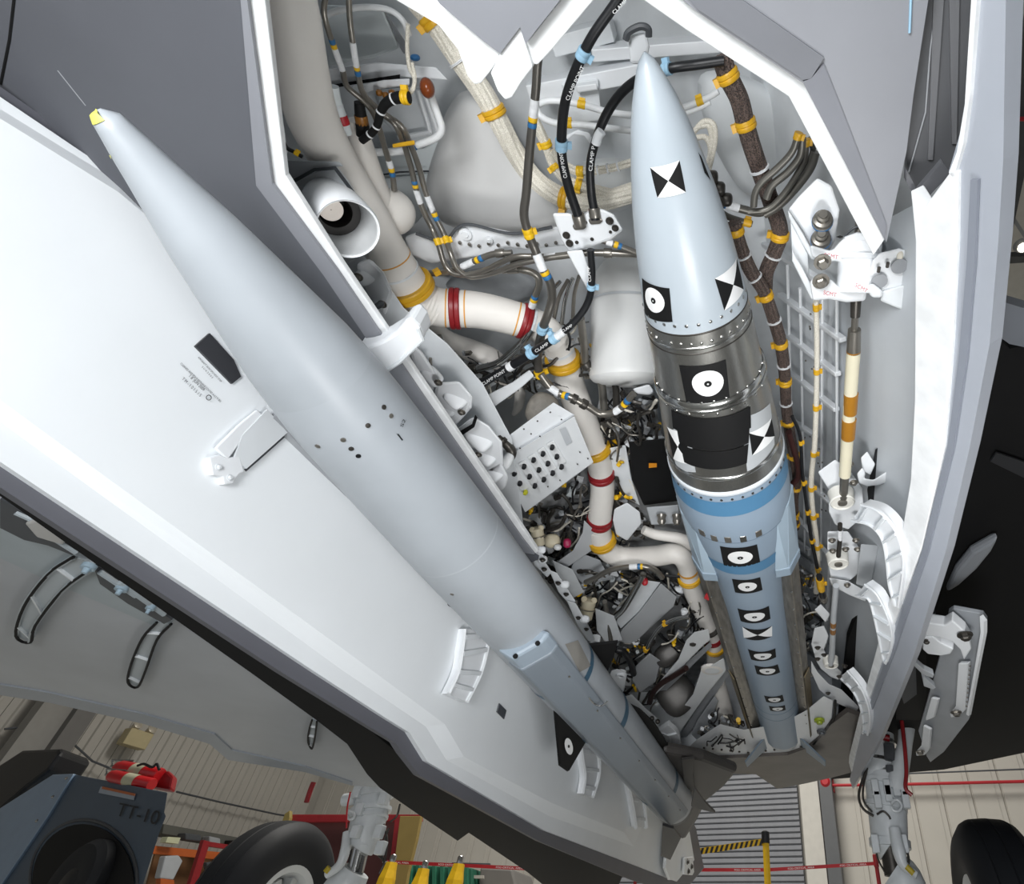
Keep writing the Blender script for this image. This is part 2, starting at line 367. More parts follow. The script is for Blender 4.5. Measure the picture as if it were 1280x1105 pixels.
# ================================================================== AIRCRAFT SKIN
H = 0.85
ZB = Pz(H)
tag(plate('belly_skin', [(-700, -700), (285, -700), (303, -80), (306, 0), (337, 230), (402, 328), (655, 688), (673, 699), (600, 735), (330, 560), (100, 330), (-80, 190), (-500, 0)], Pz(H), UP * 0.012, BELLY), 'dark grey belly skin beside the left edge of the open bay', 'skin')
tag(plate('belly_skin', [(280, -700), (1260, -700), (1240, -300), (330, -300)], Pz(H + .03), UP * .012, BELLY), 'grey belly skin ahead of the bay, past the top edge', 'skin')
t = T('bay_surround', P(340, 230, H), 'white painted bay rim running along the grey belly skin', 'rim')
plate('rim_flange', [(303, -80), (308, 0), (339, 228), (420, 336), (530, 497), (652, 672), (668, 692), (673, 690), (660, 670), (538, 492), (428, 331), (357, 220), (331, 0), (325, -80)], Pz(H + 0.004), UP * 0.012, RIMW, t, 0.002)
plate('edge_bevel', [(294, -80), (304, -80), (309, 0), (340, 230), (421, 338), (531, 499), (653, 674), (668, 693), (648, 690), (520, 515), (405, 345), (320, 232)], Pz(H - 0.004), UP * 0.006, BELLY2, t)
def seam(name, label, pts, fn, hw, mat, cat='seam'):
    q = [fn(u, v) for u, v in pts]; return tag(MB().tube(q, hw, 6).build(name, mat), label, cat)
seam('panel_seam', 'dark panel seam at the top left corner of the belly skin', [(20, -20), (12, 50), (1, 105)], Pz(H), 0.0016, BLACKM)
seam('panel_seam', 'fine pale panel seam above the yellow missile tip', [(72, 88), (107, 132)], Pz(H), 0.0007, GREY)
tag(plate('belly_skin', [(525, -30), (550, 5), (600, 48), (625, 67), (650, 34), (657, 55), (670, 38), (700, 0), (718, -30)], Pz(H - 0.012), UP * 0.012, BELLY2), 'small grey skin wedge between the white teeth of the front rim', 'skin')
t = T('toothed_surround', P(625, 66, H), 'white toothed rim at the front of the bay', 'rim')
plate('tooth', [(470, -30), (494, 0), (548, 32), (572, 62), (584, 95), (593, 106), (601, 104), (613, 89), (627, 66), (600, 46), (550, 3), (525, -30)], ZB, UP * 0.02, RIMW, t, 0.002)
plate('tooth', [(650, 33), (626, 65), (613, 92), (622, 114), (631, 125), (640, 122), (652, 102), (666, 84), (657, 55)], Pz(H - 0.008), UP * 0.02, RIMW, t, 0.002)
plate('tooth', [(657, 53), (664, 80), (672, 81), (690, 62), (742, 0), (765, -30), (717, -30), (700, 0), (670, 38)], ZB, UP * 0.02, RIMW, t, 0.002)
t = T('belly_skin', P(1000, 60, H), 'pointed grey belly panel at the upper right of the bay', 'skin')
plate('skin_panel', [(820, -30), (1165, -30), (1142, 118), (1133, 190), (1108, 303), (1090, 268), (1004, 104), (872, 15), (856, 2)], Pz(H - 0.014), UP * 0.014, M('#8b8d93', 0.42, var=0.06, scale=5), t)
plate('rim_flange', [(765, -30), (804, 0), (860, 39), (986, 121), (1092, 320), (1106, 300), (1004, 100), (872, 12), (856, 0), (822, -30)], ZB, UP * 0.02, RIMW, t, 0.002)
plate('edge_bevel', [(858, -4), (872, 12), (1004, 100), (1014, 98), (1030, 72), (900, -20)], Pz(H - 0.018), UP * 0.006, M('#74767c', 0.5), t)
plate('edge_bevel', [(1014, 98), (1004, 102), (1092, 272), (1106, 300), (1108, 280), (1050, 130), (1030, 80)], Pz(H - 0.018), UP * 0.006, M('#7b7d84', 0.5), t)
seam('panel_seam', 'short pale blue streak on the pointed belly panel', [(1139, -10), (1137, 41)], Pz(H - 0.016), 0.0016, LBLUE)
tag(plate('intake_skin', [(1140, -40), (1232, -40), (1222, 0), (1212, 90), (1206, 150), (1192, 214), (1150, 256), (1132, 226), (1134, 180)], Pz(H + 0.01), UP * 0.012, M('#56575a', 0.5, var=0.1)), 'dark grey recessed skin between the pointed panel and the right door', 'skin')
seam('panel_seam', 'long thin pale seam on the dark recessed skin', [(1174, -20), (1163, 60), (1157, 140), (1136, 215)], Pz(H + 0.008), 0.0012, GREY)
for q in ((1186, -30, 1190, 180), (1168, -30, 1160, 200)):
    tag(MB().slab([P(q[0], q[1], H + .006), P(q[0] + 14, q[1], H + .006), P(q[2] + 6, q[3], H + .006), P(q[2], q[3], H + .006)], UP * 0.006).build('skin_stiffener', M('#6a6b6e', 0.5)), 'slim grey stiffener on the recessed skin, ' + ('nearest the right door' if q[0] == 1186 else 'beside the long pale seam'), 'stiffener')

# ---- right bay door, seen along its length
RD = Pab((0.125, 0.95), (0.30, 0.66)); RDO = V((0.029, 0, 0.0175)) * 0.6
RD2 = Pab((0.150, 1.12), (0.32, 0.74)); RD1 = Pab((0.12, 0.947), (0.295, 0.657))
t = T('right_bay_door', RD(1150, 400), 'long open bay door with white inside and bright rim at right', 'door'); RDOOR = t
plate('outer_skin', [(1222, -40), (1258, -40), (1254, 200), (1248, 300), (1237, 430), (1212, 560), (1182, 690), (1142, 820), (1100, 925), (1066, 986), (1062, 975), (1078, 900), (1108, 810), (1150, 690), (1180, 560), (1190, 420), (1196, 300), (1186, 214), (1205, 150), (1214, 60)], RD, V((.02, 0, .012)), M('#a4a9b2', 0.35, var=0.06, scale=6, coat=0.2), t)
plate('edge_bevel', [(1213, 225), (1222, 225), (1218, 330), (1208, 450), (1192, 560), (1160, 690), (1120, 810), (1085, 900), (1080, 900), (1112, 810), (1152, 690), (1184, 560), (1198, 450), (1208, 330)], RD1, V((.004, 0, .0025)), M('#868b95', 0.35), t)
plate('rim_flange', [(1138, 238), (1153, 262), (1188, 214), (1197, 214), (1196, 300), (1190, 430), (1180, 560), (1152, 685), (1110, 800), (1080, 895), (1064, 965), (1060, 950), (1085, 850), (1116, 735), (1138, 600), (1143, 500), (1144, 300)], RD1, V((.02, 0, .012)), RIMW, t, 0.002)
plate('edge_strip', [(1186, 216), (1196, 190), (1206, 130), (1214, 0), (1218, -40), (1226, -40), (1221, 0), (1212, 120), (1204, 180), (1192, 222)], RD1, V((.02, 0, .012)), RIMW, t)
ip = [(1060, 300), (1144, 255), (1148, 300), (1146, 500), (1141, 600), (1119, 735), (1088, 850), (1066, 962), (1052, 930), (1040, 860), (1040, 700), (1040, 400)]
plate('inner_skin', ip, RD2, V((.02, 0, .012)), M('#c6cbd0', 0.38, var=0.05, scale=6), t)
plate('edge_bevel', [(1150, 258), (1188, 216), (1178, 202), (1147, 238), (1133, 212), (1133, 228)], Pz(H - 0.03), UP * 0.01, M('#5b5c60', 0.5), t)
# ---- left bay door, hanging beside the left missile
LDp = Pab((-0.95, 0.778), (-1.0, 0.435)); LDi = Pab((-0.938, 0.772), (-0.988, 0.430)); LDo = Pab((-0.965, 0.78), (-1.015, 0.435)); LN = V((-0.02, 0, 0.003))
t = T('left_bay_door', LDp(200, 500), 'huge white bay door hanging along the left missile', 'door')
plate('border_panel', [(-60, 82), (0, 121), (150, 222), (500, 500), (760, 880), (862, 1040), (868, 1075), (846, 1102), (790, 1080), (680, 1038), (534, 952), (512, 916), (480, 896), (394, 840), (0, 577), (-60, 536)], LDp, LN, M('#e9edf0', 0.38, var=0.04, scale=4), t)
plate('outer_skin', [(-60, 60), (0, 108), (150, 212), (500, 480), (760, 850), (870, 1035), (880, 1085), (850, 1120), (790, 1100), (675, 1052), (525, 970), (503, 942), (495, 929), (456, 905), (353, 841), (0, 609), (-60, 568)], LDo, LN, LIP, t)
rp = [(-60, 110), (0, 148), (148, 240), (480, 520), (740, 885), (800, 990), (780, 1040), (690, 1004), (580, 946), (556, 905), (430, 812), (0, 500), (-60, 452)]
ro = [(-60, 98), (0, 136), (152, 230), (490, 515), (752, 880), (818, 995), (792, 1058), (686, 1020), (558, 950), (532, 908), (428, 838), (0, 527), (-60, 480)]
mb = MB(); A = px_poly(rp, LDi); B = px_poly(ro, LDp); n = len(A)
mb.add(A + B, [tuple(range(n))] + [(i, i + n, (i + 1) % n + n, (i + 1) % n) for i in range(n)])
ob = mb.build('inner_panel', DOORW, t, smooth=False)
bm = bmesh.new(); bm.from_mesh(ob.data); bmesh.ops.recalc_face_normals(bm, faces=bm.faces); bm.to_mesh(ob.data); bm.free()
# door furniture
plate('vent_patch', [(242, 433), (260, 417), (290, 450), (299, 471), (288, 480)], LDi, V((0.004, 0, 0)), M('#37383c', 0.5), t)
plate('vent_patch', [(555, 744), (562, 745), (565, 760), (560, 757)], LDi, V((0.004, 0, 0)), M('#37383c', 0.5), t)
plate('inspection_cover', [(623, 879), (632, 888), (629, 899), (620, 890)], LDi, V((0.004, 0, 0)), M('#4a4d52', 0.4), t, 0.001)
plate('access_patch', [(300, 545), (332, 512), (357, 541), (306, 586), (290, 575)], Pab((-0.932, 0.77), (-0.982, 0.43)), V((0.004, 0, 0)), M('#d7dbde', 0.45), t)
MB().tube([LDi(u, v) for u, v in ((306, 588), (330, 567), (357, 543))], 0.003, 6).build('seal', GREYD, t)
MB().tube([LDi(u, v) for u, v in ((338, 520), (420, 600), (560, 735), (700, 875), (800, 985))], 0.012, 8).build('hinge_tube', GREY, t)
PLb = Pab((-0.93, 0.778), (-0.97, 0.435))
latch = MB(); latch.slab(px_poly([(262, 572), (275, 568), (285, 572), (300, 570), (306, 590), (300, 592), (292, 604), (280, 606), (278, 596), (266, 594)], PLb), V((-0.012, 0, 0)))
latch.slab(px_poly([(270, 560), (300, 530), (322, 512), (330, 520), (305, 548), (285, 575)], PLb), V((-0.006, 0, 0)))
la = latch.build('latch', WHITE, t, 0.002, smooth=False)
for u, v in ((273, 584), (287, 597)): bolt(t, PLb(u, v), RT, 0.004, WHITE2)
for s_, a_, b_, h_ in (('AIRCRAFT SKIN DO NOT STEP', (247, 447), (276, 478), 2.4), ('S U K 2 0 0 3', (252, 459), (265, 473), 2.2), ('CLEANED AND POLYURETHANE COATED A-0-5 M 003', (225, 455), (275, 503), 2.6), ('1 8  JUN 2009', (236, 471), (254, 489), 4.0), ('T M - 1 0 1 5 1 5', (227, 474), (250, 496), 4.0)):
    lettering(s_, a_, b_, LDi, h_, INK, t, lift=0.004)
MB().add([LDi(260 + 3.6 * math.cos(k * math.pi / 9) + 1, 497 + 3.6 * math.sin(k * math.pi / 9)) * 0.996 for k in range(18)] + [LDi(260 + 2.6 * math.cos(k * math.pi / 9) + 1, 497 + 2.6 * math.sin(k * math.pi / 9)) * 0.996 for k in range(18)],
    [(k, (k + 1) % 18, (k + 1) % 18 + 18, k + 18) for k in range(18)]).build('stamp_ring', INK, t, smooth=False)
# end bracket on the door's aft corner
t2 = T('end_fitting', LDi(850, 1080), 'white bolted fitting on the aft corner of the door', None); par(t2, t)
plate('fitting_body', [(836, 1042), (850, 1040), (858, 1068), (848, 1100), (838, 1100), (832, 1085)], Pab((-0.90, .76), (-0.96, .43)), V((-0.02, 0, 0)), WHITE, t2, 0.004)
PE = Pab((-0.88, .76), (-0.93, .43))
plate('fitting_plate', [(856, 1072), (866, 1071), (868, 1090), (866, 1094), (855, 1093)], PE, V((-0.015, 0, 0)), WHITE, t2, 0.004)
for u, v in ((859, 1077), (864, 1083), (860, 1089)): bolt(t2, PE(u, v), RT, 0.012, STEELD)
def rib_arm(label, pts, fn, off, nrib, owner=None, name='hinge_arm', mat=WHITE):
    """curved gooseneck: closed pixel outline made of a left and a right chain of equal length"""
    L, R = pts; t = T(name, fn(*L[0]), label, None if owner else 'hinge'); mb = MB()
    if owner: par(t, owner)
    lp = smooth_path([fn(*p) for p in L], 5); rp_ = smooth_path([fn(*p) for p in R], 5); n = len(lp)
    o = V(off); vs = lp + rp_ + [p + o for p in lp] + [p + o for p in rp_]
    fs = []
    for i in range(n - 1):
        fs += [(i, i + 1, n + i + 1, n + i), (2 * n + i, 3 * n + i, 3 * n + i + 1, 2 * n + i + 1), (i, 2 * n + i, 2 * n + i + 1, i + 1), (n + i, n + i + 1, 3 * n + i + 1, 3 * n + i)]
    fs += [(0, n, 3 * n, 2 * n), (n - 1, 3 * n - 1, 4 * n - 1, 2 * n - 1)]
    ob = mb.add(vs, fs).build('arm', mat, t, smooth=True, ang=50)
    bm = bmesh.new(); bm.from_mesh(ob.data); bmesh.ops.recalc_face_normals(bm, faces=bm.faces); bm.to_mesh(ob.data); bm.free()
    for k in range(nrib):
        i = int((k + 0.7) / nrib * (n - 1)); a_, b_ = lp[i], rp_[i]; d = (b_ - a_); e = (lp[min(i + 1, n - 1)] - lp[i - 1]).normalized()
        MB().box((a_ + b_) / 2 - o * 0.15, (d, e, o), (d.length * 0.46, d.length * 0.05, o.length * 0.22)).build('web_rib', WHITE2, t, 0.001)
    for ch in (lp, rp_):
        MB().tube([p - o * 0.12 for p in ch], (lp[n // 2] - rp_[n // 2]).length * 0.05, 6).build('edge_lip', mat, t)
    return t
PA1 = Pab((-0.925, 0.76), (-0.955, 0.42)); LDOOR = t
rib_arm('upright white hinge arm on the left door above the grey launcher', ([(580, 786), (577, 812), (572, 840), (560, 867)], [(608, 788), (609, 806), (600, 842), (583, 877)]), PA1, (-0.02, 0, 0.0), 4, LDOOR)
rib_arm('white ribbed hinge arm beside the round missile target fin', ([(724, 924), (727, 948), (730, 970), (727, 992)], [(744, 928), (748, 950), (747, 972), (740, 996)]), PA1, (-0.02, 0, 0.0), 3, LDOOR)
rib_arm('white ribbed hinge arm nearest the tail of the left missile', ([(779, 966), (785, 985), (790, 1008), (794, 1034)], [(795, 970), (801, 990), (805, 1010), (807, 1034)]), PA1, (-0.02, 0, 0.0), 3, LDOOR)
# curved arm reaching from the bay rim over the left missile
t = T('gooseneck_arch', P(485, 430, 0.8), 'broad white curved arm reaching from bay rim behind the left missile', 'hinge')
q = [(444, 437), (460, 433), (478, 426), (494, 416), (506, 402), (514, 398), (524, 408), (529, 424), (522, 436), (508, 448), (492, 459), (474, 469)]
plate('arm', q, Pab((-0.80, 0.80), (-0.60, 0.84)), V((0, 0, 0.05)), WHITE, t, 0.006)
MB().tube([Pab((-0.80, 0.80), (-0.60, 0.84))(u, v) for u, v in ((522, 410), (528, 424), (500, 452), (474, 469))], 0.004, 6).build('edge_lip', WHITE2, t)

# ---- dark skin below and beyond the left door, grey gear door with black-sealed arms
tag(plate('fuselage_side', [(-60, 580), (0, 600), (300, 780), (520, 960), (700, 1060), (780, 1090), (760, 1140), (690, 1160), (690, 1115), (659, 1090), (586, 1041), (572, 1051), (520, 1016), (475, 985), (459, 968), (434, 930), (394, 899), (315, 842), (220, 775), (90, 684), (0, 620), (-60, 590)], Pab((-1.06, 0.50), (-1.75, 0.48)), UP * 0.02, BLACKB), 'black aircraft skin showing below the left bay door', 'skin')
GD = Pab((-1.5, 0.66), (-2.5, 0.62))
t = T('gear_door', GD(200, 850), 'wide grey outboard door panel at the lower left', 'door'); GDOOR = t
plate('door_skin', [(-60, 600), (0, 628), (90, 690), (220, 770), (440, 900), (462, 955), (486, 985), (440, 982), (380, 965), (285, 950), (262, 930), (180, 905), (60, 878), (0, 869), (-60, 862)], GD, V((0, 0, 0.02)), M('#b6babf', 0.42, var=0.07, scale=4), t)
plate('door_rim', [(-60, 862), (0, 869), (60, 878), (180, 905), (262, 930), (285, 950), (380, 965), (440, 982), (440, 978), (380, 958), (290, 938), (268, 918), (180, 893), (60, 866), (0, 856), (-60, 848)], Pab((-1.5, 0.655), (-2.5, 0.615)), V((0, 0, 0.01)), M('#9aa0a8', 0.4), t)
plate('raised_panel', [(40, 652), (92, 690), (200, 775), (190, 782), (120, 752), (50, 722), (-60, 670), (-60, 610)], Pab((-1.5, 0.65), (-2.5, 0.61)), V((0, 0, 0.008)), M('#a9b3b8', 0.4), t, 0.003)
def sealed_arm(label, L, R):
    tt = rib_arm(label, (L, R), Pab((-1.5, 0.64), (-2.5, 0.60)), (0, 0, 0.02), 3, GDOOR, mat=M('#b4bcc1', 0.4))
    path = smooth_path([Pab((-1.5, 0.635), (-2.5, 0.595))(*p) for p in L + R[::-1]], 4); MB().tube(path, 0.0035, 6).build('rubber_seal', BLACKM, tt)
sealed_arm('big curved arm with black seal at the far lower left', [(92, 696), (60, 718), (30, 758), (20, 795)], [(122, 706), (78, 738), (44, 782), (38, 803)])
sealed_arm('smaller curved arm with black seal on the grey outboard door', [(196, 778), (178, 798), (164, 830), (160, 853)], [(214, 780), (196, 800), (182, 838), (172, 859)])
sealed_arm('tiny curved arm with black seal above the left landing gear', [(390, 900), (387, 910), (385, 922), (386, 930)], [(396, 902), (395, 912), (393, 925), (390, 936)])
t = T('hinge_mechanism', GD(150, 740), 'shadowed hinge mechanism along the upper edge', None); par(t, GDOOR)
Gm = Pab((-1.5, 0.62), (-2.5, 0.58))
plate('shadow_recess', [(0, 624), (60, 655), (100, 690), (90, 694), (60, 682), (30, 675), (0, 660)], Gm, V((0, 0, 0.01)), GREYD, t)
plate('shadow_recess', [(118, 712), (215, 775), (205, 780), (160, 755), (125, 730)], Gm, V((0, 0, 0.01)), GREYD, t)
for u, v, r in ((113, 706, 8), (154, 733, 7), (190, 757, 5)):
    MB().lathe(Gm(u, v), -UP, [(0, wpx(r, Gm(u, v))), (0.01, wpx(r, Gm(u, v))), (0.01, wpx(r * .5, Gm(u, v))), (0.02, wpx(r * .4, Gm(u, v)))], 16).build('hinge_boss', M('#9fb4c2', 0.35), t)
for a_, b_ in (((20, 640), (70, 662)), ((40, 655), (95, 690)), ((125, 715), (170, 745)), ((150, 728), (205, 768))):
    MB().tube([Gm(*a_), Gm(*b_)], 0.006, 8).build('link_rod', M('#aab3b8', 0.35), t)
plate('cover', [(30, 655), (48, 650), (82, 672), (78, 682), (45, 672)], Pab((-1.5, 0.61), (-2.5, 0.57)), V((0, 0, 0.01)), M('#b7b6b3', 0.4), t, 0.004)
# ---- right wing underside and aft belly
tag(plate('wing_underside', [(1150, 560), (1208, 480), (1236, 412), (1262, 436), (1800, 330), (1900, 850), (1280, 941), (1180, 962), (1040, 974), (1060, 800)], Pz(1.0), UP * 0.03, BLACKB), 'black wing underside filling the right edge', 'wing')
tag(plate('wing_leading_edge', [(1238, 372), (1262, 380), (1340, 402), (1340, 452), (1290, 436), (1262, 430), (1236, 412)], Pz(0.96), UP * 0.03, M('#74787f', 0.4)), 'grey leading edge strip above the black wing', 'wing')
tag(plate('wing_stripe', [(1238, 577), (1246, 566), (1310, 588), (1310, 612)], Pz(0.985), UP * 0.005, M('#26272a', 0.6)), 'faint lighter stripe across the black wing', 'stripe')
tag(plate('wing_blister', [(1184, 742), (1196, 715), (1215, 692), (1249, 673), (1240, 690), (1222, 712), (1200, 732)], Pz(0.96), UP * 0.03, M('#8c9096', 0.4), None, 0.01), 'slim curved grey blister under the black wing', 'fairing')
tag(plate('aft_belly_skin', [(846, 950), (905, 948), (985, 944), (1018, 932), (1040, 905), (1060, 890), (1085, 900), (1078, 962), (1040, 972), (1004, 980), (972, 986), (945, 968), (905, 967), (880, 975), (850, 985)], Pz(0.86), UP * 0.02, M('#5c5753', 0.45, var=0.25, scale=6)), 'brownish dark belly skin behind the bay', 'skin')
t = T('aft_fairing', P(880, 1000, 0.70), 'dark curved fairing behind the left missile tail', 'fairing')
c = P(852, 985, 0.72)
lp = [P(u, v, 0.70) for u, v in ((862, 948), (870, 960), (868, 1000), (856, 1040), (848, 1048), (836, 1046), (830, 1030), (828, 1000), (835, 965))]
plate('fairing_shell', [(828, 940), (880, 950), (922, 966), (905, 985), (884, 1002), (872, 1026), (858, 1048), (846, 1050), (832, 1040), (826, 1010)], Pz(0.74), UP * 0.05, TAUPE, t, 0.02)

# ================================================================== THE TWO MISSILES
def interp(prof, y):
    for (a, ra), (b, rb) in zip(prof, prof[1:]):
        if y <= b: return ra + (rb - ra) * max(0, (y - a) / (b - a))
    return prof[-1][1]
class Body:
    def __init__(s, x, z, prof): s.x, s.z, s.prof = x, z, prof
    def hit(s, u, v):
        r = ray(u, v); rr = 0.1; a = r.x ** 2 + r.z ** 2; b = -2 * (r.x * s.x + r.z * s.z); y = 0
        for _ in range(12):
            c = s.x ** 2 + s.z ** 2 - rr ** 2; D = b * b - 4 * a * c; t = (-b - math.sqrt(max(D, 0))) / (2 * a); y = r.y * t; rr = 0.6 * rr + 0.4 * interp(s.prof, y)
        return y, math.atan2(r.z * t - s.z, r.x * t - s.x)
    def at(s, y, th, off=0.0):
        r = interp(s.prof, y) + off; return V((s.x + r * math.cos(th), y, s.z + r * math.sin(th)))
    def section(s, name, ya, yb, mat, parent, off=0.0, n=24, seg=64, caps=False):
        mb = MB(); ys = [ya + (yb - ya) * k / n for k in range(n + 1)]
        mb.lathe((s.x, 0, s.z), AFT, [(y, interp(s.prof, y) + off) for y in ys], seg, caps); return mb.build(name, mat, parent, ang=60)
    def patch(s, name, quad, mat, parent, shape=None, off=0.0010, N=10):
        q = [s.hit(*p) for p in quad]
        def f(a, b):    # a across, b down, in the quad (tl, tr, br, bl)
            y = (q[0][0] * (1 - a) + q[1][0] * a) * (1 - b) + (q[3][0] * (1 - a) + q[2][0] * a) * b
            t = (q[0][1] * (1 - a) + q[1][1] * a) * (1 - b) + (q[3][1] * (1 - a) + q[2][1] * a) * b
            return s.at(y, t, off)
        mb = MB()
        if shape is None:
            vs = [f(i / N, j / N) for j in range(N + 1) for i in range(N + 1)]
            fs = [(j * (N + 1) + i, j * (N + 1) + i + 1, (j + 1) * (N + 1) + i + 1, (j + 1) * (N + 1) + i) for j in range(N) for i in range(N)]
        elif shape[0] == 'disc':
            R = shape[1]; cx, cy = shape[2:4] if len(shape) > 2 else (0.5, 0.5); vs = [f(cx, cy)]; fs = []
            for k in range(1, 5):
                for a in range(28): vs.append(f(cx + R * k / 4 * math.cos(a * math.pi / 14), cy + R * k / 4 * math.sin(a * math.pi / 14)))
            fs = [(0, 1 + a, 1 + (a + 1) % 28) for a in range(28)] + [(1 + (k - 1) * 28 + a, 1 + k * 28 + a, 1 + k * 28 + (a + 1) % 28, 1 + (k - 1) * 28 + (a + 1) % 28) for k in range(1, 4) for a in range(28)]
        else:           # triangle of three (a, b)
            A, B, C_ = [V((*p, 0)) for p in shape]; vs = []; idx = {}; fs = []
            for i in range(N + 1):
                for j in range(N + 1 - i):
                    p = A + (B - A) * (i / N) + (C_ - A) * (j / N); idx[i, j] = len(vs); vs.append(f(p.x, p.y))
            for i in range(N):
                for j in range(N - i):
                    fs.append((idx[i, j], idx[i + 1, j], idx[i, j + 1]))
                    if j < N - i - 1: fs.append((idx[i + 1, j], idx[i + 1, j + 1], idx[i, j + 1]))
        return mb.add(vs, fs).build(name, mat, parent, ang=80)
    def target(s, quad, parent, R=0.36, cx=0.5, cy=0.5):
        s.patch('target_square', quad, BLACKM, parent)
        s.patch('target_disc', quad, PRINTW, parent, ('disc', R, cx, cy), 0.0016)
        s.patch('target_dot', quad, BLACKM, parent, ('disc', R * 0.24, cx, cy), 0.0022)
        s.patch('target_centre', quad, PRINTW, parent, ('disc', R * 0.06, cx, cy), 0.0028)
    def cross(s, quad, parent, vert=True):
        W_, B_ = (PRINTW, BLACKM) if vert else (BLACKM, PRINTW)
        s.patch('target_triangle', quad, W_, parent, ((0, 0), (1, 0), (.5, .5))); s.patch('target_triangle', quad, W_, parent, ((0, 1), (1, 1), (.5, .5)))
        s.patch('target_triangle', quad, B_, parent, ((0, 0), (0, 1), (.5, .5))); s.patch('target_triangle', quad, B_, parent, ((1, 0), (1, 1), (.5, .5)))
    def ring(s, name, y, wy, off, mat, parent, seg=64):
        r = interp(s.prof, y)
        return MB().lathe((s.x, y - wy / 2, s.z), AFT, [(0, r), (wy * .2, r + off), (wy * .8, r + off), (wy, interp(s.prof, y + wy / 2))], seg, False).build(name, mat, parent, ang=60)
# --- right missile, inside the bay
RB = Body(-0.131, 0.942, [(0.222, 0.001), (0.228, 0.009), (0.245, 0.018), (0.28, 0.032), (0.31, 0.042), (0.37, 0.057), (0.43, 0.070), (0.5, 0.0815), (0.58, 0.092), (0.67, 0.100), (0.70, 0.103), (0.77, 0.109), (0.88, 0.121), (1.01, 0.133), (1.13, 0.142), (1.19, 0.144),
                          (1.215, 0.140), (1.30, 0.134), (1.40, 0.124), (1.55, 0.108), (1.75, 0.101), (3.1, 0.096)])
rm = T('instrumented_missile', (-0.131, 1.4, 0.95), 'pale blue and bare metal missile with black and white targets inside the bay', 'missile')
yv = lambda u, v: RB.hit(u, v)[0]
y1 = yv(868, 418); y2 = yv(905, 618)
RB.section('nose_cone', 0.2222, y1, MIS_R, rm, n=40); RB.section('metal_body', y1, y2, BRUSH, rm, n=30)
yt = 3.06
RB.section('rear_body', y2, yt, MIS_RB, rm, n=40)
MB().lathe((RB.x, yt, RB.z), AFT, [(0, .096), (0.06, .088), (0.07, 0.06), (0.03, 0.02)], 48).build('tail_cone', M('#b9c2ca', 0.35, 0.3), rm)
for (u, v, wy, of, mt) in ((873, 436, .006, .0015, CHROME), (878, 442, .003, .001, STEELD), (885, 509, .022, .004, CHROME), (886, 513, .006, .0055, CHROME), (903, 599, .010, .003, CHROME), (866, 419, .004, .0008, STEELD)):
    RB.ring('joint_ring', yv(u, v), wy, of, mt, rm)
RB.ring('white_joint', y2, .016, .003, M('#d8dee4', .35), rm)
ya, yb = yv(912, 627), yv(915, 645); mb = MB(); mb.lathe((RB.x, 0, RB.z), AFT, [(ya + (yb - ya) * k / 4, interp(RB.prof, ya + (yb - ya) * k / 4) + .001) for k in range(5)], 64, False); mb.build('blue_band', BAND, rm)
ya, yb = yv(935, 706), yv(937, 717); mb = MB(); mb.lathe((RB.x, 0, RB.z), AFT, [(ya, interp(RB.prof, ya) + .001), (yb, interp(RB.prof, yb) + .001)], 64, False); mb.build('blue_band', BAND, rm)
for u, v in ((925, 678), (984, 898), (975, 893)): RB.ring('panel_joint', yv(u, v), .004, .0008, M('#6f8091', .5), rm)
for y_, n_, mt in ((y1 - 0.018, 14, CHROME), (y1 + 0.02, 16, CHROME), (yv(885, 503), 14, CHROME), (yv(885, 519), 12, CHROME), (yv(907, 625), 18, STEELD)):
    mb = None
    for k in range(n_):
        th = math.radians(180 + 180 * (k + .5) / n_); p = RB.at(y_, th)
        nn = V((math.cos(th), 0, math.sin(th)))
        MB().lathe(p, nn, [(-.001, .0032), (.0012, .0032), (.0018, .002)], 8).build('screw', mt, rm)
for k, (u, v) in enumerate(((878, 665), (893, 672), (910, 674), (929, 673), (948, 666))):
    y_, th = RB.hit(u, v); MB().box(RB.at(y_, th), (V((-math.sin(th), 0, math.cos(th))), AFT, V((math.cos(th), 0, math.sin(th)))), (.008, .012, .003)).build('access_cover', STEEL if k != 3 else CHROME, rm, .001)
RB.cross([(813, 209), (849, 200), (857, 240), (822, 247)], rm)
RB.target([(803, 347), (837, 360), (841, 402), (807, 392)], rm, .34, .5, .42)
RB.cross([(893, 348), (920, 322), (929, 362), (905, 388)], rm, True)
RB.patch('target_triangle', [(872, 190), (876, 196), (888, 226), (880, 216)], BLACKM, rm)
RB.target([(849, 456), (907, 449), (912, 497), (858, 502)], rm, .34, .56, .48)
RB.patch('grey_patch', [(836, 541), (860, 520), (870, 590), (846, 585)], M('#b4b8bb', .5), rm, None, .0008)
RB.patch('grey_patch', [(925, 522), (962, 503), (968, 555), (934, 590)], M('#b4b8bb', .5), rm, None, .0008)
RB.cross([(834, 533), (857, 540), (863, 580), (842, 573)], rm); RB.cross([(936, 541), (964, 522), (968, 545), (940, 569)], rm, True)
RB.patch('black_panel', [(840, 511), (937, 507), (938, 534), (842, 534)], BLACKM, rm, None, .0022, 16); RB.patch('black_panel', [(847, 535), (936, 535), (935, 553), (850, 552)], BLACKM, rm, None, .0024, 16)
RB.patch('black_panel', [(851, 554), (935, 554), (933, 578), (856, 577)], BLACKM, rm, None, .0022, 16)
for q in ([(900, 682), (946, 680), (950, 702), (905, 706)], [(915, 723), (950, 721), (953, 737), (919, 740)], [(922, 760), (961, 757), (963, 773), (926, 776)], [(935, 811), (969, 810), (970, 821), (939, 824)], [(943, 831), (972, 830), (975, 840), (946, 842)], [(955, 869), (978, 868), (980, 876), (958, 877)], [(961, 882), (981, 881), (982, 887), (963, 888)]):
    RB.target(q, rm, .33)
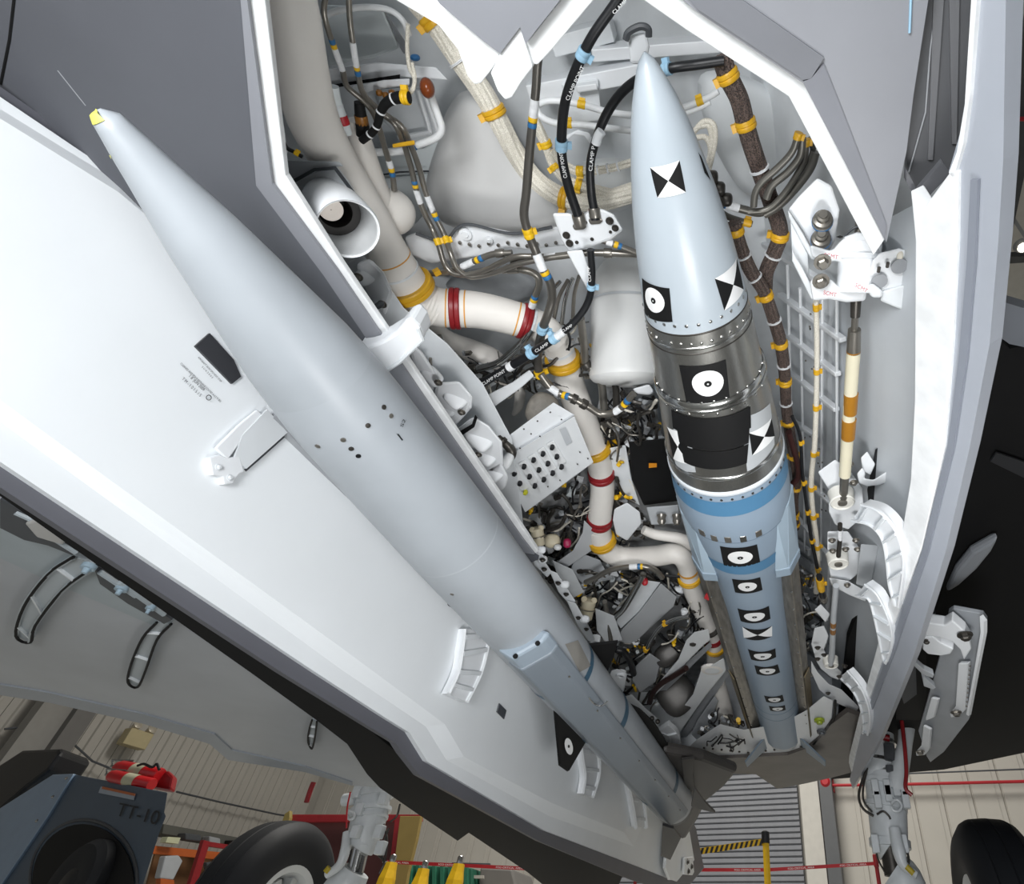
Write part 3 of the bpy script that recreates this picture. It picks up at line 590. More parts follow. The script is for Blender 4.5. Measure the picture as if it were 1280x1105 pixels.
RB.cross([(928, 783), (965, 782), (965, 795), (930, 797)], rm, False)
# two intake ramps and metal ducts running along the flanks
def prism(name, sec, y0, y1, mat, parent, bevel=.003, sec2=None):
    a = [V((x, y0, z)) for x, z in sec]; b = [V((x, y1, z)) for x, z in (sec2 or sec)]; n = len(a); mb = MB()
    mb.add(a + b, [tuple(range(n)), tuple(range(2 * n - 1, n - 1, -1))] + [(i, i + n, (i + 1) % n + n, (i + 1) % n) for i in range(n)])
    ob = mb.build(name, mat, parent, 0, smooth=False)
    bm = bmesh.new(); bm.from_mesh(ob.data); bmesh.ops.recalc_face_normals(bm, faces=bm.faces); bm.to_mesh(ob.data); bm.free()
    if bevel: b_ = ob.modifiers.new('bevel', 'BEVEL'); b_.width = bevel; b_.segments = 2
    return ob
DUCTM = M('#8d8880', .35, .7, var=.35, scale=14, stretch=(6, 1, 6))
for sx in (-1, 1):
    cx = RB.x; S = lambda pts: [(cx + sx * a, RB.z + b) for a, b in pts]
    prism('intake_ramp', S([(.098, -.098), (.134, -.058), (.150, .0), (.12, .03), (.09, -.05)]), 1.20, 1.46, M('#a9bccb', .38, var=.03), rm, .003, S([(.080, -.092), (.118, -.086), (.150, -.03), (.13, .04), (.09, -.02)]))
    prism('intake_lip', S([(.080, -.094), (.121, -.088), (.153, -.03), (.13, .04), (.08, -.03)]), 1.45, 1.49, M('#8fa0af', .4), rm)
    prism('side_duct', S([(.088, -.052), (.122, -.075), (.146, -.045), (.146, .03), (.09, .04)]), 1.49, 2.92, DUCTM, rm, .004, S([(.090, -.035), (.128, -.06), (.148, -.035), (.148, .04), (.09, .05)]))
    prism('duct_plate', S([(.128, -.073), (.150, -.035), (.152, -.04), (.130, -.079)]), 2.25, 2.95, M('#7d7057', .45, .3, var=.3, scale=20), rm, .001)
    # splayed tail fins
    a = V((cx + sx * .07, 2.98, RB.z - .06)); fn = MB().slab([a, a + V((sx * .115, .14, -.075)), a + V((sx * .115, .22, -.075)), a + V((0, .16, 0))], V((sx * .004, 0, .008)))
    fn.build('tail_fin', M('#7f8d9a', .4), rm, .001, smooth=False)
    for k in range(12):
        bolt(rm, V((cx + sx * .118, 1.6 + k * .105, RB.z - .078)), -UP, .003, CHROME, 'rivet', False)
tag(plate('remove_flag', [(880, 748), (885, 738), (887, 744), (886, 751)], Pz(0.88), UP * .004, BRED), 'tiny red flag pinned to the duct left of the bay missile', 'flag')

# --- left missile on the door
LB = Body(-0.703, 0.69, [(0.108, 0.001), (0.110, 0.010), (0.118, 0.0145), (0.15, 0.022), (0.18, 0.028), (0.26, 0.0455), (0.35, 0.061), (0.45, 0.078), (0.56, 0.089), (0.73, 0.094), (0.98, 0.0985), (1.5, 0.100), (3.35, 0.100)])
lm = T('plain_missile', (-0.703, 1.7, 0.69), 'long plain grey missile with yellow-tipped nose running across the picture', 'missile')
LB.section('nose_cone', 0.1082, 0.50, MIS_L, lm, n=40); LB.section('missile_body', 0.50, 3.32, MIS_L, lm, n=60)
MB().lathe((LB.x, 3.32, LB.z), AFT, [(0, .100), (.07, .092), (.08, .06), (.05, .02)], 48).build('tail_cone', GREYD, lm)
LB.patch('nose_mark', [(109, 139), (122, 138), (131, 150), (117, 156)], M('#d9d96a', .5), lm); LB.patch('nose_mark', [(136, 194), (139, 194), (140, 198), (137, 199)], M('#d9d96a', .5), lm)
for (u, v, k) in ((397, 558, 0), (429, 550, 0), (439, 561, 1), (448, 570, 2), (460, 532, 1), (480, 509, 1), (489, 520, 0), (565, 743, 0)):
    y_, th = LB.hit(u, v); nn = V((math.cos(th), 0, math.sin(th)))
    MB().lathe(LB.at(y_, th), nn, [(-.001, .0040), (.0008, .0040), (.001, .002)], 12).build('port', (STEEL, STEELD, BLACKM)[k], lm)
for a_, b_ in (((496, 543), (502, 551)),):
    lettering('-', a_, b_, lambda u, v: LB.at(*LB.hit(u, v), .001), 5, INK, lm)
    q = [(495, 542), (498, 543), (503, 550), (502, 551)]; LB.patch('arrow_mark', q, INK, lm)
lettering('S2', (503, 534), (507, 525), lambda u, v: LB.at(*LB.hit(u, v), .001), 4, INK, lm)
LBND = lambda a, b, mat: MB().lathe((LB.x, a, LB.z), AFT, [(0, interp(LB.prof, a) + .001), (b - a, interp(LB.prof, b) + .001)], 64, False).build('blue_band', mat, lm)
for (u, v), (u2, v2) in (((738, 826), (741, 835)), ((775, 905), (778, 912)), ((845, 968), (848, 974))):
    a = LB.hit(u, v)[0]; b = LB.hit(u2, v2)[0]
    LBND(a, max(b, a + .02), BANDL)
LB.patch('soot_stain', [(706, 805), (722, 800), (738, 832), (724, 840)], M('#8f8c86', .5, var=.2), lm)
for u, v in ((590, 705),): LB.ring('panel_joint', LB.hit(u, v)[0], .004, .0002, M('#b0b6bb', .45), lm)
sec = [(-.598, .628), (-.612, .602), (-.683, .562), (-.722, .585), (-.742, .62), (-.68, .66)]
prism('duct_launcher', sec, 1.36, 3.20, M('#7d868f', .4, var=.06, scale=5), lm, .006)
prism('duct_nose', [(-.600, .632), (-.614, .606), (-.684, .566), (-.722, .588), (-.742, .62), (-.68, .66)], 1.30, 1.37, M('#97a4b0', .4), lm, .008)
for x, z in ((-.625, .603), (-.675, .573)): MB().lathe(V((x, 1.30, z)), V((0, -1, 0)), [(-.002, .006), (.002, .006)], 12).build('bolt_hole', BLACKM, lm)
for k in range(7): bolt(lm, V((-.612 - .0, 1.5 + .26 * k, .600)), V((.5, 0, -1)), .003, STEEL, 'screw', False)
PW1 = Pab((-.74, .60), (-.86, .40)); 
plate('wing', [(694, 876), (732, 912), (738, 918), (712, 963), (701, 955)], PW1, V((-.008, 0, -.004)), BLACKM, lm, .001)
PW1b = Pab((-.735, .60), (-.855, .40))
c0 = (711, 933); MB().add([PW1b(c0[0] + 5.2 * math.cos(k * math.pi / 10) * .95 + 1.6 * math.sin(k * math.pi / 10), c0[1] + 10.5 * math.sin(k * math.pi / 10)) for k in range(20)], [tuple(range(20))]).build('target_disc', PRINTW, lm, smooth=False)
PW1c = Pab((-.733, .60), (-.853, .40)); MB().add([PW1c(c0[0] + 1.2 * math.cos(k * math.pi / 6), c0[1] + 2 * math.sin(k * math.pi / 6)) for k in range(12)], [tuple(range(12))]).build('target_dot', BLACKM, lm, smooth=False)
PW2 = Pab((-.63, .76), (-.52, .80))
plate('wing', [(740, 852), (760, 868), (800, 888), (818, 905), (840, 940), (855, 955), (850, 962), (822, 935), (790, 905), (760, 882)], PW2, V((0, 0, .008)), BLACKM, lm, .001)
plate('wing', [(728, 808), (772, 803), (766, 825), (754, 850), (744, 842)], PW2, V((0, 0, .008)), BLACKB, lm)
PF = Pab((-.66, .60), (-.60, .50))
plate('tail_fin', [(828, 1032), (842, 1036), (851, 1048), (838, 1075), (826, 1070)], Pz(.50), UP * .01, M('#2f2f31', .5), lm, .001)
plate('tail_fin', [(868, 985), (880, 1002), (894, 1016), (880, 1013), (864, 1008)], Pz(.60), UP * .01, M('#2f2f31', .5), lm, .001)
plate('tail_fin', [(852, 950), (868, 948), (866, 968), (868, 990), (856, 985)], Pz(.72), UP * .01, M('#3a3836', .5), lm, .001)
pipe('lock_wire', 'thin steel locking wire looped on the left missile wing root', [(736, 872, .60), (743, 880, .60), (752, 882, .60), (760, 876, .60)], 1.6, CHROME, cat='wire')

# ================================================================== LANDING GEAR
def wheel(label, c, tw, R, face, owner):
    t = T('wheel', V(c), label, None); par(t, owner); h = tw / 2
    prof = [(-h * .8, R * .52), (-h * .96, R * .60), (-h, R * .72), (-h * .92, R * .86), (-h * .70, R * .955), (-h * .52, R * .985), (-h * .50, R * .975), (-h * .47, R * .99), (-h * .03, R), (0, R * .988), (h * .03, R), (h * .47, R * .99), (h * .50, R * .975), (h * .52, R * .985), (h * .70, R * .955), (h * .92, R * .86), (h, R * .72), (h * .96, R * .60), (h * .8, R * .52)]
    MB().lathe(c, RT, prof, 72, False).build('tyre', TYRE, t, ang=50)
    f = V((face, 0, 0))
    MB().lathe(V(c), f, [(h * .3, R * .40), (h * .78, R * .46), (h * .84, R * .535), (h * .74, R * .54), (-h * .8, R * .53)], 48, False).build('rim', M('#dcdfe0', .4), t)
    MB().lathe(V(c), f, [(-h * .3, R * .45), (h * .3, R * .42), (h * .32, R * .26), (h * .7, R * .24), (h * .72, R * .12), (h * .9, R * .11), (h * .9, .001)], 40, False).build('brake_housing', GREYD, t)
    for k in range(9):
        a = k * 2 * math.pi / 9; p = V(c) + f * h * .35 + V((0, math.cos(a), math.sin(a))) * R * .33
        MB().box(p, (f, V((0, math.cos(a), math.sin(a))), V((0, -math.sin(a), math.cos(a)))), (h * .35, R * .08, R * .05)).build('brake_lug', M('#b9bcbc', .4), t, .004)
    return t
WR = 0.45
def yt_(name, pts, wid, mat, y, t, seg=20, n=4):
    fn = Py(y); q = [fn(p[0], p[1]) for p in pts]; r = [wpx((p[2] if len(p) > 2 else wid), k) / 2 for p, k in zip(pts, q)]
    path = smooth_path(q, n) if n > 1 else q; m = len(path) - 1; rs = [r[min(int(i / m * (len(r) - 1)), len(r) - 2)] * (1 - (i / m * (len(r) - 1) - min(int(i / m * (len(r) - 1)), len(r) - 2))) + r[min(int(i / m * (len(r) - 1)), len(r) - 2) + 1] * (i / m * (len(r) - 1) - min(int(i / m * (len(r) - 1)), len(r) - 2)) for i in range(m + 1)]
    return MB().tube(path, rs, seg).build(name, mat, t)
GW = M('#d3d8db', .35, var=.06, scale=20)
g = T('main_landing_gear', (0.735, 3.45, FLOOR), 'white main landing gear leg with its black tyre at the lower right', 'landing gear')
wheel('black tyred wheel with pale hub', (0.735, 3.45, FLOOR + WR), .29, WR, -1, g)
Y0 = 3.40
yt_('upper_cylinder', [(1096, 905, 38), (1098, 960, 44), (1102, 968, 40)], 40, GW, Y0, g, 28, 3)
yt_('main_cylinder', [(1104, 968, 46), (1108, 1000, 48), (1112, 1052, 44), (1113, 1058, 40)], 46, GW, Y0, g, 28, 3)
for (a, b, wd, mt) in (((1097, 926), (1097, 929), 46, CHROME), ((1099, 951), (1099, 955), 49, CHROME), ((1103, 977), (1103, 983), 52, GW), ((1107, 1006), (1107, 1012), 52, GW), ((1112, 1050), (1113, 1060), 50, GW)):
    yt_('collar', [a, b], wd, mt, Y0, g, 28, 1)
yt_('chrome_piston', [(1112, 1058), (1118, 1095)], 24, STEELD, Y0, g, 24, 1)
yt_('axle_housing', [(1118, 1088, 44), (1128, 1100, 50), (1145, 1140, 50)], 44, GW, Y0, g, 24, 3)
yt_('drag_brace', [(1133, 862, 14), (1135, 885, 22), (1131, 930, 18), (1122, 975, 24), (1120, 988, 22)], 16, GW, Y0 - .08, g)
yt_('torque_link', [(1118, 1035, 14), (1124, 1065, 17), (1130, 1082, 12), (1146, 1094, 9)], 14, GW, Y0 - .12, g, 10)
yt_('link_pin', [(1133, 1083), (1142, 1092)], 7, M('#b5a02c', .5), Y0 - .14, g)
yt_('data_plate', [(1111, 930), (1112, 950)], 13, GREYD, Y0 - .10, g, 8, 1)
yt_('data_plate', [(1112, 957), (1113, 965)], 10, GREYD, Y0 - .10, g, 8, 1)
yt_('red_decal', [(1103, 921), (1112, 923)], 8, RED, Y0 - .09, g, 10, 1)
for q, wd in ((((1084, 960), (1075, 985), (1074, 1000), (1080, 1012), (1092, 1020)), 3.2), (((1084, 960), (1079, 985), (1080, 1002), (1090, 1015)), 2.6), (((1096, 1018), (1104, 1014), (1111, 1020), (1113, 1024)), 2.6), (((1094, 1058), (1098, 1075), (1106, 1090)), 2.4), (((1133, 1060), (1136, 1075), (1133, 1085)), 3)):
    yt_('brake_line', q, wd, STEELD, Y0 - .10, g, 8)
yt_('ring_lug', [(1114, 1005), (1117, 1001), (1122, 1000), (1126, 1004), (1127, 1009), (1123, 1014), (1117, 1013), (1114, 1008)], 3.2, GW, Y0 - .14, g, 8)
for u, v in ((1109, 985), (1130, 985), (1120, 985), (1110, 992), (1132, 1000), (1094, 985), (1097, 1000), (1094, 1055), (1130, 1055)):
    MB().box(Py(Y0 - .10)(u, v), (RT, AFT, UP), (.016, .02, .035)).build('lug', GW, g, .004)
tag(yt_('safety_strap', [(1123, 870), (1127, 900), (1131, 935), (1133, 965), (1132, 985), (1140, 994)], 5, RED, 3.18, None, 8), 'dark red safety strap hanging beside the right gear brace', 'strap')
yt_('upper_pivot', [(1122, 878), (1144, 878)], 10, GW, Y0 - .12, g)
yt_('upper_fork', [(1126, 870), (1126, 885)], 7, GW, Y0 - .12, g); yt_('upper_fork', [(1140, 868), (1142, 886)], 7, GW, Y0 - .12, g)
for k in range(6): yt_('spring_coil', [(1129, 845 + k * 4), (1139, 843 + k * 4)], 4, GW, Y0 - .05, g, 10, 1)
g = T('main_landing_gear', (-3.02, 3.62, FLOOR), 'white main landing gear leg with its dark tyre at the lower left', 'landing gear'); Y0 = 3.45
wheel('dark tyred wheel with silver hub', (-3.02, 3.62, FLOOR + WR), .30, WR, 1, g)
yt_('main_cylinder', [(467, 992, 40), (462, 1020, 42), (452, 1055, 38), (450, 1060, 34)], 42, GW, Y0, g, 28, 3)
for a, b, wd in (((469, 985), (467, 998), 46), ((464, 1011), (463, 1016), 48), ((461, 1020), (460, 1024), 46), ((451, 1053), (449, 1060), 40)): yt_('collar', [a, b], wd, GW, Y0, g, 28, 1)
yt_('chrome_piston', [(451, 1058), (443, 1092)], 21, CHROME, Y0, g, 24, 1)
yt_('axle_housing', [(444, 1088, 38), (436, 1100, 44), (420, 1125, 50)], 40, GW, Y0, g, 24, 3)
yt_('torque_link', [(433, 1040, 8), (431, 1065, 12), (424, 1082, 11), (408, 1094, 9)], 11, GW, Y0 - .12, g, 10)
yt_('link_pin', [(407, 1090), (412, 1084)], 7, M('#b5a02c', .5), Y0 - .14, g)
yt_('side_lug', [(430, 1000), (446, 998)], 14, GW, Y0 - .06, g, 16, 1); yt_('side_lug', [(436, 1018), (444, 1016)], 12, GW, Y0 - .06, g, 16, 1)
yt_('ring_lug', [(434, 1018), (438, 1014), (443, 1017), (442, 1023), (437, 1024), (434, 1019)], 3, GW, Y0 - .13, g, 8)
for q in (((480, 1030), (484, 1050), (482, 1070), (478, 1085)), ((486, 1035), (478, 1060), (480, 1080)), ((488, 1027), (496, 1020), (500, 1005)), ((470, 1066), (480, 1078), (474, 1092))): yt_('brake_line', q, 2.4, STEELD, Y0 - .08, g, 8)
for u, v in ((447, 990), (480, 998), (445, 1040), (476, 1060), (474, 1040), (450, 1012)): MB().box(Py(Y0 - .10)(u, v), (RT, AFT, UP), (.022, .02, .03)).build('lug', GW, g, .004)
tag(yt_('red_streamer', [(438, 990), (434, 1010), (433, 1035)], 2, BRED, 3.25, None, 6), 'thin red streamer line hanging on the left gear leg', 'streamer')
tag(yt_('red_streamer', [(392, 978), (388, 988), (383, 1003)], 6, RED, 3.4, None, 8), 'short dark red ribbon hanging below the grey gear door', 'streamer')
# --- right gear door with hinge fittings, hanging under the wing
D3 = Pab((0.42, 0.80), (0.80, 0.62)); D3i = Pab((0.41, 0.79), (0.79, 0.61))
t = T('gear_door', D3(1190, 850), 'angular grey gear door with white fittings under the black wing', 'door'); GD2 = t
plate('door_skin', [(1186, 765), (1192, 761), (1229, 768), (1234, 775), (1234, 790), (1226, 830), (1214, 893), (1211, 900), (1180, 940), (1163, 953), (1158, 945), (1148, 914), (1158, 880), (1172, 830), (1180, 800)], D3, V((.004, 0, .012)), M('#9a9ea3', .4, var=.1, scale=8), t, .002)
plate('door_lip', [(1229, 768), (1234, 775), (1234, 790), (1226, 830), (1214, 893), (1211, 891), (1223, 828), (1230, 788)], D3i, V((-.01, 0, -.005)), WHITE, t)
plate('fitting', [(1202, 826), (1214, 826), (1210, 885), (1200, 893), (1192, 894), (1191, 889), (1198, 880)], D3i, V((-.012, 0, -.008)), WHITE, t, .003)
plate('fitting', [(1167, 870), (1176, 872), (1170, 895), (1160, 899), (1160, 895)], D3i, V((-.01, 0, -.006)), WHITE, t, .003)
plate('fitting', [(1157, 905), (1166, 910), (1164, 935), (1158, 942), (1148, 943), (1147, 938), (1154, 930)], D3i, V((-.01, 0, -.006)), WHITE, t, .003)
for u, v in ((1195, 890), (1150, 939)): bolt(t, Pab((0.395, 0.775), (0.775, 0.595))(u, v), -UP, .012, STEEL)
for k in range(10): bolt(t, Pab((0.40, 0.78), (0.78, 0.60))(1212.5 - k * .5, 832 + k * 5.6), -UP, .003, STEEL, 'rivet', False)
t = T('forked_hinge', D3i(1180, 805), 'white forked hinge linking the door to the fuselage', None); par(t, GD2)
D4 = Pab((0.38, 0.77), (0.78, 0.58))
plate('hinge_arm', [(1154, 786), (1160, 779), (1180, 782), (1190, 776), (1206, 790), (1212, 800), (1214, 812), (1205, 826), (1200, 812), (1190, 802), (1175, 797), (1156, 794)], D4, V((.01, 0, .03)), WHITE, t, .004)
plate('hinge_fork', [(1154, 796), (1166, 796), (1176, 804), (1192, 812), (1188, 818), (1176, 820), (1160, 818), (1153, 812)], D4, V((.01, 0, .03)), WHITE, t, .004)
bolt(t, D4(1206, 793), -UP, .014, STEELD); bolt(t, D4(1158, 801), -UP, .008, STEELD)
plate('actuator_link', [(1130, 820), (1133, 818), (1156, 838), (1168, 844), (1166, 848), (1153, 843)], D4, V((0, 0, .02)), GREYB, t, .002); plate('actuator_link', [(1153, 848), (1156, 847), (1170, 860), (1166, 862), (1155, 858)], D4, V((0, 0, .02)), GREYB, t, .002)
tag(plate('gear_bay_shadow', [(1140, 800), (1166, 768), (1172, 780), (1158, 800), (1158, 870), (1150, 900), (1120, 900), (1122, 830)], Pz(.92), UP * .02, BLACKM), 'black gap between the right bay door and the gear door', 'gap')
par(plate('bay_frame', [(1123, 822), (1140, 790), (1166, 768), (1170, 766), (1163, 784), (1144, 812), (1146, 868), (1130, 880), (1120, 850)], Pz(.88), UP * .015, GREYD), GD2)

# ================================================================== HANGAR CONTENTS
def at_y(u, v, y): return Py(y)(u, v)
# tow tractor
TY = 3.3; TP = Pn(V((0.25, 1, 0)), TY - .35)
t = T('tow_tractor', TP(100, 1090), 'slate blue tow tractor marked TT-10 with black seat', 'tractor')
SL = M('#4b5866', .42, var=.04, scale=4)
plate('body_side', [(92, 967), (210, 990), (206, 1015), (208, 1020), (200, 1040), (178, 1110), (165, 1200), (0, 1200), (0, 1105), (60, 1020)], TP, V((-.6, .35, -.03)), SL, t, .01)
plate('bonnet', [(-60, 1110), (0, 1010), (66, 968), (92, 967), (60, 1020), (0, 1108), (-40, 1190)], Pn(V((0.25, 1, 0)), TY - .37), V((-.05, .4, 0)), M('#7f95ad', .3, coat=.4), t, .006)
aw = [TP(105 + 67 * math.cos(a), 1100 - 75 * math.sin(a)) for a in [math.pi * k / 20 for k in range(-3, 24)]]
MB().tube(aw, .012, 8).build('wheel_arch_lip', GREYD, t)
cw = Pn(V((0.25, 1, 0)), TY - .38)(100, 1108)
aw2 = [Pn(V((0.25, 1, 0)), TY - .375)(103 + 63 * math.cos(a), 1102 - 72 * math.sin(a)) for a in [math.pi * k / 20 for k in range(-4, 25)]]
MB().slab(aw2, V((0, .01, 0))).build('wheel_well', BLACKM, t, smooth=False)
MB().lathe(cw, V((.25, 1, 0)), [(-.09, .10), (-.10, .16), (-.09, .23), (-.05, .265), (.05, .27)], 40).build('tyre', TYRE, t)
MB().lathe(cw, V((.25, 1, 0)), [(-.10, .06), (-.08, .12), (0, .13)], 24).build('hub', BLACK, t)
plate('seat', [(-60, 1000), (0, 955), (28, 937), (74, 935), (76, 940), (60, 962), (30, 985), (-10, 1020), (-60, 1050)], Pn(V((0.25, 1, 0)), TY - .30), V((-.05, .35, 0)), BLACK, t, .03)
for u, v in ((83, 973), (66, 996), (46, 1026)): bolt(t, Pn(V((0.25, 1, 0)), TY - .40)(u, v), V((0, -1, 0)), .008, CHROME)
TPf = Pn(V((0.25, 1, 0)), TY - .36)
plate('warning_label', [(126, 983), (169, 992), (167, 1000), (123, 991)], TPf, V((0, .003, 0)), M('#9aa3ad', .5), t); plate('warning_stripe', [(128, 983), (169, 992), (168, 995), (127, 986)], Pn(V((0.25, 1, 0)), TY - .363), V((0, .003, 0)), M('#b0643a', .5), t)
lettering('TT-10', (144, 1019), (196, 1031), TPf, 17, INK, t, lift=.003, shear=(6, -16))
def extinguisher(label, a, b, wid, y):
    A, B = at_y(*a, y), at_y(*b, y); d = (B - A); L = d.length; r = wpx(wid, A) / 2
    e = T('fire_extinguisher', (A + B) / 2, label, 'extinguisher', None)
    MB().lathe(A, d, [(0, r * .3), (r * .3, r * .8), (r, r), (L * .97, r), (L, r * .9)], 24).build('cylinder', M('#c01820', .28, coat=.4), e)
    MB().lathe(A - d.normalized() * r * .9, d, [(0, r * .25), (r, r * .25)], 12).build('valve', CHROME, e)
    MB().lathe(A + d * .42, d, [(0, r * 1.02), (L * .25, r * 1.02)], 24, False).build('instruction_label', M('#b7b49a', .5), e)
    MB().tube([A - d.normalized() * r * .8, A - d.normalized() * r * 1.5 + UP * r * .8, A + d * .3 + UP * r * 1.2], r * .14, 8).build('handle', CHROME, e)
    return e
TYE = TP(170, 982).y + .06
extinguisher('glossy red fire extinguisher lying on the tractor, upper one', (145, 959), (200, 970), 17, TYE + .08)
extinguisher('smaller red fire extinguisher tucked in front of the upper one', (137, 969), (190, 981), 14, TYE)
tag(plate('red_box', [(176, 966), (210, 963), (217, 970), (213, 988), (180, 982)], Py(TYE + .1), V((-.05, .1, 0)), M('#8a141a', .35), None, .02), 'dark red box behind the fire extinguishers', 'box')
tag(pipe('hose', None, [(u_, v_, Py(TYE + .02)(u_, v_).z) for u_, v_ in ((172, 957), (180, 955), (190, 959), (196, 955), (199, 962))], 3, BLACK), 'short black hose coiled over the fire extinguishers', 'hose')
# shelf with tools at the foot of the left wall
def wbox(name, label, q, d, mat, off, cat, bevel=.004, group=None, parent=None, fn=None):
    o = plate(name, q, fn or Pn(-HB, d), (HB * -off if fn is None else HA * off), mat, parent, bevel)
    return o if parent else tag(o, label, cat, group)
SD = 12.2
t = T('storage_shelf', Pn(-HB, SD)(250, 1100), 'long storage shelf with orange beams under the ribbed wall', 'shelf')
wbox('top_board', None, [(205, 1030), (360, 1058), (360, 1068), (203, 1042)], SD, M('#5c5c56', .7), .5, None, parent=t)
wbox('back_board', None, [(196, 1060), (350, 1080), (345, 1200), (160, 1200)], SD + .35, M('#7a5636', .7, var=.2, scale=3), .05, None, parent=t)
wbox('beam', None, [(192, 1057), (345, 1072), (343, 1081), (190, 1067)], SD - .1, M('#c4622a', .5), .1, None, parent=t)
wbox('upright', None, [(286, 1090), (296, 1091), (293, 1160), (283, 1160)], SD - .15, M('#c4622a', .5), .1, None, parent=t)
wbox('slanted_post', 'dark red slanted post in front of the shelf', [(255, 1050), (263, 1052), (245, 1110), (236, 1110)], SD - 1.5, RED, .08, 'post')
wbox('red_rail', 'dark red rail running right from the slanted post', [(262, 1052), (331, 1063), (330, 1068), (261, 1058)], SD - 1.45, RED, .08, 'rail')
wbox('carton', 'small cream and green carton on the shelf top', [(210, 1046), (226, 1047), (223, 1055), (207, 1053)], SD - .3, M('#cfd0ad', .6), .15, 'box')
wbox('canister', 'pale grey canister hanging below the orange beam', [(207, 1070), (224, 1069), (229, 1076), (222, 1090), (217, 1100), (200, 1098)], SD - .3, GREYB, .15, 'canister', .02)
wbox('power_tool', 'yellow and black power tool hanging on the shelf', [(279, 1072), (287, 1072), (286, 1080), (277, 1096), (272, 1092), (273, 1082)], SD - .3, YEL, .1, 'tool', .01)
wbox('tool_bag', 'dark tool bag beside the yellow power tool', [(258, 1078), (272, 1076), (272, 1086), (262, 1092)], SD - .3, GREYD, .12, 'bag', .02)
wbox('tool_bag', 'dark green tool bag right of the yellow power tool', [(288, 1076), (300, 1076), (298, 1092), (286, 1092)], SD - .3, M('#4a4c3c', .6), .12, 'bag', .02)
wbox('orange_case', 'small orange case under the pale canister', [(201, 1098), (218, 1100), (220, 1120), (200, 1120)], SD - .3, M('#c4622a', .5), .12, 'case', .01)
for k, (u, v, w_) in enumerate(((232, 1044, 20), (262, 1048, 14), (290, 1053, 24), (322, 1058, 20))):
    wbox('shelf_clutter', ('dark bundle on the shelf top beside the cream carton', 'grey bundle on the shelf top behind the red post', 'long dark bundle on the shelf top above the orange beam', 'dark bundle at the right end of the shelf top')[k], [(u, v - 3), (u + w_, v), (u + w_, v + 8), (u, v + 6)], SD - .2, (GREYD, GREY, BLACK, GREYD)[k], .2, 'bundle', .02)
# tall red-framed gold stand behind the left gear
t = T('gold_display_stand', Py(6.8)(430, 1080), 'dark red and gold framed cabinet behind the left gear', 'cabinet')
PG = Py(6.8)
plate('red_frame', [(356, 1018), (526, 1018), (526, 1026), (356, 1028)], PG, AFT * .05, RED, t, .004); plate('dark_interior', [(356, 1022), (510, 1022), (500, 1140), (340, 1140)], Py(6.9), AFT * .05, M('#4a2322', .6), t); plate('red_frame', [(494, 1020), (503, 1020), (490, 1140), (480, 1140)], Py(6.78), AFT * .04, RED, t, .004)
plate('gold_post', [(356, 1017), (362, 1013), (362, 1022), (350, 1060), (338, 1078), (340, 1060)], Py(6.75), AFT * .05, M('#8a7a45', .5), t, .004)
plate('gold_panel', [(500, 1020), (526, 1020), (520, 1050), (510, 1090), (505, 1120), (488, 1120), (495, 1060)], Py(6.7), AFT * .05, M('#8f7b45', .5), t, .004)
# green crates, grey cart, yellow jacks and barrier tape
t = T('green_crate', Py(7.5)(520, 1090), 'dark green mesh crate behind the yellow jacks', 'crate')
plate('crate_body', [(496, 1080), (590, 1085), (590, 1150), (494, 1150)], Py(7.5), AFT * .6, M('#1f5a45', .6), t, .01)
for k in range(9): plate('crate_rib', [(500 + k * 10, 1081), (504 + k * 10, 1081), (504 + k * 10, 1150), (500 + k * 10, 1150)], Py(7.46), AFT * .04, M('#2a6b53', .6), t)
t = T('grey_cart', Py(7.6)(610, 1090), 'low grey equipment cart right of the green crate', 'cart')
plate('cart_body', [(600, 1084), (640, 1086), (655, 1150), (594, 1150)], Py(7.6), AFT * .6, M('#6d6a66', .6), t, .02); plate('cart_panel', [(584, 1094), (604, 1094), (604, 1098), (584, 1098)], Py(7.55), AFT * .03, M('#a9a59c', .6), t); plate('cart_handle', [(565, 1078), (612, 1079), (612, 1082), (565, 1081)], Py(7.6), AFT * .03, GREYD, t)
for k, (u, v) in enumerate(((490, 1078), (530, 1086), (574, 1080))):
    t = T('yellow_jack', (Py(6.0)(u, v).x, 6.0, FLOOR), ('yellow tapered jack nearest the left gear leg', 'shorter yellow tapered jack, middle of the three', 'yellow tapered jack farthest from the left gear leg')[k], 'jack', None)
    top = Py(6.0)(u, v)
    MB().lathe((top.x, 6.0, FLOOR), UP, [(0, .16), (top.z - FLOOR - .12, .075), (top.z - FLOOR - .06, .06), (top.z - FLOOR, .05)], 6).build('body', YEL, t, smooth=False); MB().lathe((top.x, 6.0, top.z), UP, [(0, .028), (.05, .028), (.06, .02)], 12).build('cap', CHROME, t)
